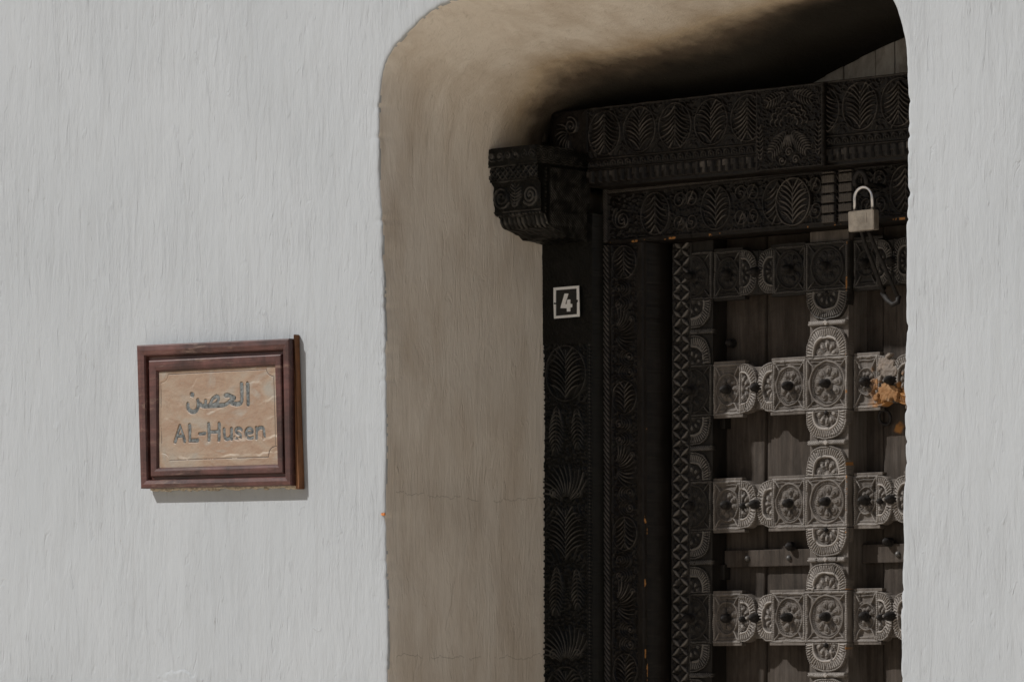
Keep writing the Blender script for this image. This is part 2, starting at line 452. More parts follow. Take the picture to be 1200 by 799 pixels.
_seed = [0]
def hf(name, corners, depth, fun, parent, mat, res=1.15, thick=18.0, fleckf=None, wear=0.25, gain=1.0):
    """carved panel: corners bl, br, tr, tl as (x, z) m on the plane y = depth; fun(X, Y, w, h) in mm gives relief in mm,
    <= -thick means nothing there (a cut-out outline)"""
    _seed[0] += 1
    bl, br, tr, tl = [np.array(c) for c in corners]
    w = 500 * (np.linalg.norm(br - bl) + np.linalg.norm(tr - tl))
    h = 500 * (np.linalg.norm(tl - bl) + np.linalg.norm(tr - br))
    nx, ny = max(3, int(math.ceil(w / res))), max(3, int(math.ceil(h / res)))
    s = np.linspace(0, 1, nx + 1); t = np.linspace(0, 1, ny + 1)
    T, S = np.meshgrid(t, s, indexing='ij')
    X, Y = S * w, T * h
    sd_ = _seed[0]
    if mat in (M_leaf, M_stile):
        Xd = np.clip(X + vnoise(X + 50, Y + 60, 11.0, sd_) * 2.0, 0, w)
        Yd = np.clip(Y + vnoise(X + 90, Y + 30, 11.0, sd_ + 5) * 2.0, 0, h)
    else:
        Xd, Yd = X, Y
    H = np.asarray(fun(Xd, Yd, w, h), dtype=np.float64)
    if mat in (M_leaf, M_stile) and w > 20:       # worn chips and splits
        r_ = random.Random(sd_)
        ch = vnoise(X + 200, Y + 100, 7.0, sd_ + 11)
        H = np.where((ch > 0.33) & (H > 0.2), H * 0.45, H)
        for _ in range(r_.choice((0, 1, 1, 2))):
            xx0 = r_.uniform(.1, .9) * w
            path = xx0 + vnoise(Y * 1.0 + 10, Y * 0 + 3, 9.0, sd_ + 21) * 4
            y0_, y1_ = sorted((r_.uniform(0, h), r_.uniform(0, h)))
            H = np.where((np.abs(X - path) < 0.75) & (Y > y0_) & (Y < y1_) & (H > -thick + 1), H - 3.0, H)
    if mat in (M_leaf, M_stile, M_oiled, M_post):
        H = np.where(H > -thick + 1e-6, np.clip(H * (1.75 if mat is M_leaf else 1.45), -thick + 0.5, 9), H)
    H = np.broadcast_to(H, X.shape).copy()
    out = H <= -thick + 1e-6
    wn = vnoise(X + 999, Y + 777, 3.0, _seed[0]) * wear * 1.6 + vnoise(X + 500, Y + 400, 14.0, _seed[0] + 1) * wear * 2.0
    H = np.where(out, -thick, H + wn)
    fl = fleckf(X, Y, w, h) if fleckf else np.zeros_like(X)
    fl = fl * np.ones_like(X)
    if name != 'filler_lump':
        fl[0, :] = fl[-1, :] = 0; fl[:, 0] = fl[:, -1] = 0
    # pad a border ring at the back
    def pad(A, val=None):
        B = np.pad(A, 1, mode='edge')
        if val is not None:
            B[0, :] = val; B[-1, :] = val; B[:, 0] = val; B[:, -1] = val
        return B
    Sp, Tp, Hp, Fp = pad(S), pad(T), pad(H, -thick), pad(fl, 0.0)
    Wp = pad(np.clip((H + 0.6) / 2.6, 0, 1) * ~out, 0.0)
    Xw = (bl[0] * (1 - Sp) + br[0] * Sp) * (1 - Tp) + (tl[0] * (1 - Sp) + tr[0] * Sp) * Tp
    Zw = (bl[1] * (1 - Sp) + br[1] * Sp) * (1 - Tp) + (tl[1] * (1 - Sp) + tr[1] * Sp) * Tp
    Yw = depth - Hp / 1000.0
    V = np.stack([Xw, Yw, Zw], -1).reshape(-1, 3)
    R, C = Xw.shape
    idx = np.arange(R * C).reshape(R, C)
    Q = np.stack([idx[:-1, :-1], idx[:-1, 1:], idx[1:, 1:], idx[1:, :-1]], -1).reshape(-1, 4)
    Hf = Hp.ravel()
    keep = (Hf[Q] > -thick + 1e-6).any(1)
    Q = Q[keep]
    o_c = V[Q.ravel()].mean(0)
    V = V - o_c
    me = mesh_np(name, V, Q, True, Fp.ravel(), Wp.ravel())
    o = link(name, me, mat, None, tuple(o_c))
    if parent is not None:
        adopt(o, parent)
    return o

def rect(x0, x1, z0, z1, k=0.0):
    f = lambda x, z: (x + k * (z - 2.0), z)
    return [f(x0, z0), f(x1, z0), f(x1, z1), f(x0, z1)]

def box_mesh(name, x0, x1, y0, y1, z0, z1, bev=0.0015, k=0.0):
    bm = bmesh.new()
    bmesh.ops.create_cube(bm, size=1)
    cx, cy, cz = (x0 + x1) / 2, (y0 + y1) / 2, (z0 + z1) / 2
    for v in bm.verts:
        v.co = Vector((v.co.x * (x1 - x0), v.co.y * (y1 - y0), v.co.z * (z1 - z0)))
        v.co.x += k * (v.co.z + cz - 2.0)
    if bev:
        bmesh.ops.bevel(bm, geom=bm.edges[:], offset=bev, segments=2, affect='EDGES', profile=0.6)
    me = bpy.data.meshes.new(name)
    bm.to_mesh(me); bm.free()
    return me, (cx, cy, cz)
def box(name, x0, x1, y0, y1, z0, z1, mat, parent=None, bev=0.0015, k=0.0):
    me, c = box_mesh(name, x0, x1, y0, y1, z0, z1, bev, k)
    o = link(name, me, mat, None, c)
    if parent is not None:
        adopt(o, parent)
    return o

def tube(name, pts, r, mat, parent=None, seg=10, closed=False, flat=1.0):
    """round bar along 3-D points"""
    P = [Vector(p) for p in pts]
    n = len(P)
    V, Fc = [], []
    up = Vector((0, 1, 0))
    rad = r if isinstance(r, (list, tuple)) else [r] * n
    for i, p in enumerate(P):
        a = P[(i - 1) % n] if (closed or i > 0) else P[i]
        b = P[(i + 1) % n] if (closed or i < n - 1) else P[i]
        tg = (b - a).normalized()
        e1 = tg.cross(up)
        if e1.length < 1e-3:
            e1 = tg.cross(Vector((1, 0, 0)))
        e1.normalize()
        e2 = e1.cross(tg).normalized()
        for j in range(seg):
            th = 2 * math.pi * j / seg
            V.append(p + e1 * math.cos(th) * rad[i] + e2 * math.sin(th) * rad[i] * flat)
    for i in range(n if closed else n - 1):
        for j in range(seg):
            a = i * seg + j; b = i * seg + (j + 1) % seg
            c = ((i + 1) % n) * seg + (j + 1) % seg; d = ((i + 1) % n) * seg + j
            Fc.append((a, b, c, d))
    if not closed:
        Fc.append(tuple(range(seg))[::-1])
        Fc.append(tuple((n - 1) * seg + j for j in range(seg)))
    c0 = sum(P, Vector()) / n
    me = bpy.data.meshes.new(name)
    me.from_pydata([tuple(v - c0) for v in V], [], Fc)
    me.polygons.foreach_set('use_smooth', [len(f) == 4 for f in Fc])
    me.update()
    o = link(name, me, mat, None, tuple(c0))
    if parent is not None:
        adopt(o, parent)
    return o

def lathe(name, prof, seg=20):
    """profile (radius, protrusion) around the -y axis"""
    V, Fc = [], []
    for r, h in prof:
        for j in range(seg):
            th = 2 * math.pi * j / seg
            V.append((r * math.cos(th), -h, r * math.sin(th)))
    for i in range(len(prof) - 1):
        for j in range(seg):
            a = i * seg + j; b = i * seg + (j + 1) % seg
            Fc.append((a, b, b + seg, a + seg))
    Fc.append(tuple((len(prof) - 1) * seg + j for j in range(seg)))
    me = bpy.data.meshes.new(name)
    me.from_pydata(V, [], Fc)
    me.polygons.foreach_set('use_smooth', [True] * len(Fc))
    me.update()
    return me

# ------------------------------------------------------------------ relief vocabulary (all mm)
def rid(d, w):
    return np.sqrt(np.clip(1 - (d / w) ** 2, 0, 1))
def beads(u, v, p, r=None):
    r = r or p * 0.45
    du = ((u / p) % 1 - 0.5) * p
    return rid(np.hypot(du, v), r)
def rope(u, v, p, w):
    return rid(v, w) * (0.55 + 0.45 * np.sin(2 * np.pi * (u + 1.2 * v) / p))
def frac_r(x, sharp=1.0):
    f = np.abs((x % 1) - 0.5) * 2
    return np.clip(np.cos(f * np.pi / 2), 0, 1) ** sharp
def saw(x):
    f = x % 1
    return np.where(f < 0.78, (f / 0.78) ** 1.4, (1 - f) / 0.22)
def scales(x, y, p):
    best = np.zeros_like(x)
    row = np.floor(y / (p * .5))
    for dr in (0, 1, 2):
        rr = row - dr
        cy = rr * p * .5
        ox = np.where(rr % 2 == 0, 0, .5) * p
        cx = (np.floor((x - ox) / p) + .5) * p + ox
        d = np.hypot(x - cx, y - cy) / (p * .52)
        hh = np.where(d < 1, 0.5 + 1.6 * rid((d - .82) * 5, 1.0) + .8 * rid((d - .4) * 5, .8), 0)
        best = np.where((d < 1) & (best == 0), hh, best)
    return best
def petals(r, th, R0, R1, n, ph=0.0, hgt=2.4):
    q = ((th + ph) / (2 * np.pi) * n) % 1 - 0.5
    rc, hl = (R0 + R1) / 2, (R1 - R0) / 2
    ac = q * 2 * np.pi / n * np.maximum(r, 1e-3)
    hw = np.maximum(np.sin(np.pi / n) * np.maximum(r, R0 * 0.5), 0.4) * 0.92
    d = np.hypot((r - rc) / hl, ac / hw)
    h = hgt * np.sqrt(np.clip(1 - d ** 2, 0, 1))
    h -= 0.9 * rid(d - 0.62, 0.16)
    h -= 0.7 * rid(ac, 0.5) * (d < 0.5)
    return h
def rosette(x, y, R, n=8, ph=0.0, el=1.0):
    x = x * 1.0; y = y / el
    r = np.hypot(x, y); th = np.arctan2(y, x)
    h = 2.2 * rid(r - R * 0.95, R * 0.06 + 0.3)
    nb = max(12, int(2 * np.pi * R * 0.83 / 3.3))
    q = (th / (2 * np.pi) * nb) % 1 - 0.5
    h = np.maximum(h, 1.5 * rid(np.hypot(r - R * 0.83, q * 2 * np.pi / nb * r), 1.35))
    h = np.maximum(h, petals(r, th, R * 0.26, R * 0.77, n, ph))
    h = np.maximum(h, 2.2 * rid(r, R * 0.30))
    return h, r
def carved_block(n=8, ph=0.0, vb=True, seed=0, thin=False):
    def f(X, Y, w, h):
        m = 5.2 if vb else 2.0          # side border
        mt = 5.0
        H = np.full_like(X, 1.2)
        if vb:
            H = np.maximum(0.4, 0.2 + 1.7 * beads(Y, X - 2.4, 3.3, 1.5))
            H = np.maximum(H, 1.7 * beads(Y + 1.2, X - (w - 2.4), 3.3, 1.5))
        tb = np.maximum(1.7 * rope(X, Y - 2.2, 3.4, 1.6), 1.7 * rope(X, Y - (h - 2.2), 3.4, 1.6))
        H = np.where((Y < 4) | (Y > h - 4), np.maximum(0.3, tb), H)
        a = np.minimum(X - m, w - m - X); b = np.minimum(Y - mt, h - mt - Y)
        inside = (a > 0) & (b > 0)
        cx, cy = w / 2, h / 2
        Rx = w / 2 - m - 0.6; Ry = h / 2 - mt - 0.6
        el = min(max(Ry / Rx, 1.0), 1.14)
        R = Rx
        if R * el > Ry:
            R = Ry / el
        ros, r = rosette(X - cx, Y - cy, R, n, ph, el)
        # frame line, field, corner darts
        fld = -2.6 + 2.6 * np.exp(-np.minimum(a, b) / 1.0)
        L = 0.62 * np.hypot(w / 2 - m, h / 2 - mt)
        slope = (h / 2 - mt) / (w / 2 - m)
        aa, bb = a, b / slope
        wid = np.clip(4.4 * (1 - (aa + bb) / 2 / (L * 0.75)), 0.01, 9)
        dart = 4.2 * np.clip(1 - np.abs(aa - bb) / wid, 0, 1) - 2.4
        bar = 1.9 * rid(b - 3.0, 2.0) * (r > R * 1.0) - 2.4
        fld = np.maximum(fld, np.maximum(dart, bar))
        ins = np.where(r < R * 1.02, -2.6 + ros * 1.35, fld)
        H = np.where(inside, ins, H)
        return H
    return f
def carved_shell(direction, n=5, thick=18.0, webbed=None, flutes=34):
    """half rosette whose flat side is on the named side ('top','bottom','left','right')"""
    def f(X, Y, w, h):
        if direction == 'top':    a, b, ra, rb = X - w / 2, h - Y, w / 2, h
        if direction == 'bottom': a, b, ra, rb = X - w / 2, Y, w / 2, h
        if direction == 'left':   a, b, ra, rb = Y - h / 2, X, h / 2, w
        if direction == 'right':  a, b, ra, rb = Y - h / 2, w - X, h / 2, w
        ra -= 0.4
        e = (np.abs(a / ra) ** 2.7 + np.abs(b / rb) ** 2.7) ** (1 / 2.7)
        rho = np.hypot(a / ra, b / rb)
        th = np.arctan2(b / rb, a / ra)
        Rm = (ra + rb) / 2
        fl = -1.0 + 3.0 * frac_r(th / np.pi * flutes * .8, 0.8)
        H = np.where(e > 0.66, fl, 0.0)
        nb = int(np.pi * Rm * 0.92 / 3.3)
        q = (th / np.pi * nb) % 1 - 0.5
        H = np.where(e > 0.90, np.maximum(0.2, 1.9 * rid(np.hypot((e - 0.955) * Rm, q * np.pi / nb * Rm), 1.5)), H)
        H = np.where((e <= 0.68) & (e > 0.58), 2.2 * rid(e - 0.63, 0.05) , H)
        r = rho * Rm
        pet = petals(r, th, Rm * 0.17, Rm * 0.56, 2 * n, 0.0, 2.5)
        ins = -1.8 + 1.35 * np.maximum(pet, 2.0 * rid(r, Rm * 0.18))
        H = np.where(e <= 0.58, ins, H)
        H = np.where(b < 2.2, np.maximum(H, 1.6 * rope(a, b - 1.1, 3.2, 1.2)), H)
        H = np.where(e > 1.0, -thick, H)
        if webbed:
            c = np.abs(a) < ra * webbed
            H = np.where((e > 1.0) & c, -2.0 if webbed > .9 else -5.0, H)
        return H
    return f
def carved_band(X, Y, w, h):
    v = Y - h / 2
    H = np.maximum(-0.6, 2.2 * rope(X, v, 4.2, h * 0.40))
    H = np.where(np.abs(X - w / 2) + np.abs(v) < h * 0.60, 2.6, H)
    H = np.where((X < 1.5) | (X > w - 1.5), -18.0, H)
    return H
def palmette(x, y, w, h, up=1, p=3.6, curl=0.9, q=0.06):
    """oval with feathered leaves; x,y centred"""
    y = y * up
    e = np.hypot(x / (w / 2), y / (h / 2))
    ph = (y - curl * np.abs(x) + q * x * x) / p
    lv = 2.3 * saw(ph) * np.clip(0.35 + np.abs(x) / (w * .16), 0, 1)
    lv = np.where(np.abs(x) < 0.8, 1.9, lv) * np.clip((0.84 - e) * 9, 0, 1)
    ring = 2.2 * rid((e - 0.93) * min(w, h) / 2, 1.3)
    cx = w / 2 - np.abs(x); cy = h / 2 - np.abs(y)
    rr = np.hypot(cx, cy)
    out = 1.9 * frac_r(rr / (p * 1.05), 0.8)
    return np.where(e < 0.86, lv, np.where(e < 1.02, ring, out * (e > 1.02)))
def spirals(x, y, w, h, side=1, p=3.2):
    """two stacked curls with eyes, x,y centred"""
    yy = np.abs(y) - h * 0.25
    cx = -side * w * 0.20
    d = np.hypot(x - cx, yy * 1.05)
    eye = 2.4 * rid(d - 2.6, 1.0)
    arcs = 2.0 * frac_r(d / p - 0.55, 0.8)
    return np.where(d < 3.7, eye, arcs) * (d < w * 0.62)
def scurl(x, y, w, h, side=1, p=4.4):
    """slanted S leaves"""
    return 2.0 * frac_r((y + side * (x * 1.25) - 3.0 * np.sin((x / w + .5) * np.pi)) / p, 0.7) * np.clip(3.0 - np.abs(x) / (w / 2) * 3.0, 0, 1)

# ================================================================== STRUCTURE
# ---- ground
gm = bpy.data.meshes.new('ground')
gm.from_pydata([(-600, -600, 0), (600, -600, 0), (600, 600, 0), (-600, 600, 0)], [], [(0, 1, 2, 3)])
g = link('ground', gm, M_ground)
g['kind'] = 'structure'

# ---- plastered wall with the arched doorway
front_px = [(454, 799), (453, 700), (451, 600), (450.5, 560), (452.5, 500), (452, 450), (451.5, 430), (449.5, 330), (446.5, 260),
            (443.5, 200), (443, 150), (445, 95), (448.5, 80), (454, 66), (460, 56), (469, 45), (480, 34), (491, 24), (502, 15), (513, 8), (525, 1),
            (560, -3), (605, -8), (680, -19), (760, -30), (850, -38), (930, -38), (1000, -29), (1030, -14),
            (1047, 0), (1054, 20), (1060, 45), (1062.5, 80), (1063.5, 120), (1063.5, 200), (1062, 260), (1061, 350), (1061, 400), (1058.5, 560), (1057, 600),
            (1058, 640), (1056, 700), (1055, 799)]
rear_px = [(671, 799), (670.5, 450), (670, 287), (670, 215), (673, 185), (682, 162), (700, 147), (760, 131), (850, 118), (900, 108),
           (935, 98), (960, 84), (1000, 64), (1030, 50), (1062, 35), (1110, 16), (1170, 0), (1230, -5), (1262, 20), (1272, 80), (1275, 200), (1272, 799)]
def world_profile(px, d):
    P = [W(u, v, d) for u, v in px]
    P = [(P[0][0], 0.0)] + P + [(P[-1][0], 0.0)]
    return np.array(P)
def resample(P, n, weight_z=None):
    seg = np.hypot(*np.diff(P, axis=0).T)
    s = np.concatenate([[0], np.cumsum(seg)])
    t = np.linspace(0, s[-1], n)
    return np.stack([np.interp(t, s, P[:, 0]), np.interp(t, s, P[:, 1])], -1)
def smooth(P, k):
    for _ in range(k):
        Q = P.copy()
        Q[1:-1] = (P[:-2] + 2 * P[1:-1] + P[2:]) / 4
        P = Q
    return P
def split_profile(P, n1, n2, n3, zs):
    """resample in three runs (left jamb, vault, right jamb) so that both profiles correspond"""
    i0 = np.argmax(P[:, 1] > zs)
    i1 = len(P) - 1 - np.argmax(P[::-1, 1] > zs)
    def cut(a, b):
        f = (zs - a[1]) / (b[1] - a[1])
        return a + (b - a) * f
    c0 = cut(P[i0 - 1], P[i0]); c1 = cut(P[i1 + 1], P[i1])
    A = resample(np.vstack([P[:i0], c0]), n1)
    B = resample(np.vstack([c0, P[i0:i1 + 1], c1]), n2)
    Cc = resample(np.vstack([c1, P[i1 + 1:]]), n3)
    return np.vstack([A[:-1], B[:-1], Cc])
n1, n2, n3 = 420, 460, 420
ZS = 2.30
Fp_ = smooth(split_profile(world_profile(front_px, 0.0), n1, n2, n3, ZS), 6)
REAR_D = 0.47
Rp0 = world_profile(rear_px, REAR_D)
Rp_ = smooth(split_profile(Rp0, n1, n2, n3, ZS), 10)
# the lower jambs of the rear are read at the post's depth (0.395), so extrapolate from the front edge
NP = len(Fp_)
L3 = np.array([W(635, v, 0.395)[0] for v in (799, 300)])
tan_ = np.gradient(Fp_, axis=0)
tan_ /= np.maximum(np.hypot(tan_[:, 0], tan_[:, 1])[:, None], 1e-9)
nrm = np.stack([-tan_[:, 1], tan_[:, 0]], -1)        # outward (left of travel: up on the left side)
k_out = np.array([1.0])
V, ringinfo = [], []
depths = [0.80, 0.62, 0.52, 0.47, 0.43, 0.39, 0.34, 0.28, 0.22, 0.16, 0.11, 0.07, 0.04, 0.02, 0.011, 0.006, 0.0028]
outs = [0.0032, 0.007, 0.014, 0.03, 0.06, 0.10, 0.16, 0.25, 0.38]
rings = []
xl_front = Fp_[:, 0]
for d in depths:
    f = min(d / REAR_D, 1.0)
    P = Fp_ * (1 - f) + Rp_ * f
    if d > REAR_D:
        P = Rp_.copy()
    ring = []
    for i in range(NP):
        x, z = P[i]
        n_ = nrm[i]
        a = noise.noise(Vector((x * 6, d * 9, z * 6))) * 0.004 + noise.noise(Vector((x * 25, d * 30 + 5, z * 18))) * 0.0012
        a *= min(1, d / 0.03 + 0.3)
        if d > 0.3: a *= 0.6
        edge = 0.0
        yy = d
        if d < 0.08:
            c = noise.noise(Vector((z * 16 + x * 16, 3.1, x * 40)))
            c2 = noise.noise(Vector((z * 75, 8.7, x * 75)))
            chip = max(0, c2 - 0.25) * 0.010 + c * 0.0036 + c2 * 0.0016
            edge = chip * math.exp(-d / 0.014)
            yy = d + (0.0 if d < 0.004 else c2 * 0.0016)
        ring.append((x + n_[0] * (a + edge), yy, z + n_[1] * (a + edge)))
    rings.append(ring)
for oo in outs:
    ring = []
    for i in range(NP):
        x, z = Fp_[i]
        n_ = nrm[i]
        c = noise.noise(Vector((z * 16 + x * 16, 3.1, x * 40)))
        c2 = noise.noise(Vector((z * 75, 8.7, x * 75)))
        k = math.exp(-oo / 0.012)
        e = (max(0, c2 - 0.25) * 0.010 + c * 0.0036 + c2 * 0.0016) * k
        xx, zz = x + n_[0] * (oo + e), max(0.0, z + n_[1] * (oo + e))
        yy = 0.0012 * k + noise.noise(Vector((xx * 5, 1.7, zz * 3))) * 0.0025 * (1 - k) * (1 - oo / 0.38) + max(0, c2 - 0.3) * 0.004 * k
        if z < 0.001: zz = 0.0
        ring.append((xx, yy, zz))
    rings.append(ring)
cxr = 0.6
ring = []
for i in range(NP):
    x, y, z = rings[-1][i]
    dx, dz = x - cxr, z
    tt = min(6.0 / max(abs(dx), 1e-6), 5.2 / max(dz, 1e-6))
    ring.append((cxr + dx * tt, 0.0, dz * tt))
# make the last ring reach the rectangle's corners
arr = np.array(ring)
for cxn in (-5.4, 6.6):
    j = np.argmin(np.hypot(arr[:, 0] - cxn, arr[:, 2] - 5.2))
    arr[j] = (cxn, 0.0, 5.2)
rings.append([tuple(a) for a in arr])
V = np.array(rings).reshape(-1, 3)
nr = len(rings)
idx = np.arange(nr * NP).reshape(nr, NP)
Q = np.stack([idx[:-1, :-1], idx[:-1, 1:], idx[1:, 1:], idx[1:, :-1]], -1)
mat_idx = np.zeros(Q.shape[:2], int)
for r_ in range(Q.shape[0]):
    if r_ < len(depths) - 3:
        mat_idx[r_, :] = 1
    elif r_ < len(depths) - 1:
        for i in range(NP - 1):
            x, z = Fp_[i]
            nn = noise.noise(Vector((z * 22, r_ * 0.3, x * 22))) + 0.5 * noise.noise(Vector((z * 90, 2, x * 90)))
            mat_idx[r_, i] = 1 if (r_ == len(depths) - 3 or nn > 0.0) else 0
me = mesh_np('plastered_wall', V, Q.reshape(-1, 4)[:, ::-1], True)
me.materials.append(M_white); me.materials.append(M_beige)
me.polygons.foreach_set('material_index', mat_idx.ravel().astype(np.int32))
wall = bpy.data.objects.new('plastered_wall', me)
COL.objects.link(wall)
wall['label'] = 'thick whitewashed fort wall with a rounded doorway recess and beige reveal'
wall['category'] = 'wall'
# solid rear of the masonry: jamb blocks and the mass above, behind the reveal
def wall_part(name, x0, x1, y0, y1, z0, z1, mat):
    return box(name, x0, x1, y0, y1, z0, z1, mat, wall, 0)
wall_part('masonry', -5.4, 6.6, 0.80, 0.95, 0.0, 5.2, M_white)
wall_part('masonry', -5.4, 6.6, 0.006, 0.80, 5.2, 5.35, M_white)
wall_part('masonry', -5.55, -5.4, 0.0, 0.95, 0.0, 5.35, M_white)
wall_part('masonry', 6.6, 6.75, 0.0, 0.95, 0.0, 5.35, M_white)

# tympanum: vertical boards closing the arch above the lintel
bx = [W(u, 70, 0.50)[0] for u in (700, 736, 772, 809, 846, 884, 921, 944, 968, 989, 1008, 1027, 1049, 1075, 1104, 1135, 1168, 1200, 1240, 1280)]
zb0, zb1 = W(935, 130, 0.50)[1], W(1000, -150, 0.50)[1]
for a, b_ in zip(bx[:-1], bx[1:]):
    dd = 0.50 + random.uniform(-0.003, 0.003)
    box('tympanum_board', a + 0.0003, b_ - 0.0003, dd, dd + 0.02, zb0, zb1, M_tymp, wall, 0.0015)

# small raised flake of plaster low on the white wall and an orange speck by the edge
def flake_fun(X, Y, w, h):
    e = np.hypot((X - w / 2) / (w / 2), (Y - h / 2) / (h / 2)) + vnoise(X + 40, Y + 40, 9.0, 3) * 0.5
    Hh = 2.0 * np.clip((1 - e) * 3, 0, 1)
    return np.where(e > 1, -3.0, Hh - 0.6)
x0, z0 = W(183, 812, 0); x1, z1 = W(238, 784, 0)
hf('plaster_flake', rect(x0, x1, z0, z1), 0.0, flake_fun, wall, M_white, 1.6, 3.0)
xs, zs_ = W(449, 602, 0.0)
hf('paint_speck', rect(xs - 0.004, xs + 0.006, zs_ - 0.003, zs_ + 0.002), -0.001, lambda X, Y, w, h: np.where(np.hypot((X - w / 2) / w * 2, (Y - h / 2) / h * 2) + vnoise(X + 3, Y, 2, 5) > 0.9, -1.5, 0.4), wall, M_spot, 0.7, 1.5)

# ================================================================== DOOR FRAME
frame = thing('carved_door_frame', 'black carved wooden door frame with deep lintel filling the doorway recess', 'door frame', (0.6, 0.42, 0.0))
V_BOT = 850
# --- left post
def post_fun(X, Y, w, h):
    # carved below a plain zone that holds the number
    rg = random.Random(5)
    top = h - 233.0
    H = np.full_like(X, -2.0)
    H0_[0] = -2.0
    xc = (w - 12) / 2 + 4
    cw = w - 24
    y = top
    k = 0
    while y > -60:
        if k % 3 == 0:
            cell = 105
            m_palm(H, X, Y, xc, y - cell / 2, cw, cell, 1, rg, 9, 2.4, oval=(k % 2 == 0))
            m_fill(H, X, Y, xc, y - cell / 2, cw, cell, rg)
        elif k % 3 == 1:
            cell = 96
            m_rows(H, X, Y, xc - cw * .20, y - 4, cell * .95, -math.pi / 2 - .05, 11, rg, 17, .8, 2.5)
            m_rows(H, X, Y, xc + cw * .26, y - 8, cell * .80, -math.pi / 2 + .05, 9, rg, 15, .8, 2.4)
        else:
            cell = 84
            m_fan(H, X, Y, xc, y - cell, cell * .85, .4, math.pi - .4, 13, rg, .25, 2.5, .2)
            m_spiral(H, X, Y, xc - cw * .28, y - cell * .78, 11, rg, 1.5, 1)
            m_spiral(H, X, Y, xc + cw * .28, y - cell * .78, 11, rg, 1.5, -1, math.pi)
        y -= cell; k += 1
    m_voids(H, X, Y, rg, 5000, -2.0, 5, w - 13, 0, top, 7)
    bd = 3.0 * beads(Y, X - (w - 7.5), 6.4, 2.7) - 1.6
    H = np.where(np.abs(X - (w - 7.5)) < 3.8, bd, H)
    edge = (X < 5) | (X > w - 3.5) | (np.abs(X - (w - 12.5)) < 1.2)
    H = np.where(edge, 0.0, H)
    return np.where(Y < top, H, 0.0)
D_POST = 0.395
c_post = [W(633.5, V_BOT, D_POST), W(695, V_BOT, D_POST), W(694.5, 250, D_POST), W(633.5, 250, D_POST)]
hf('post', c_post, D_POST, post_fun, frame, M_post, 1.2, 45.0, wear=0.5)
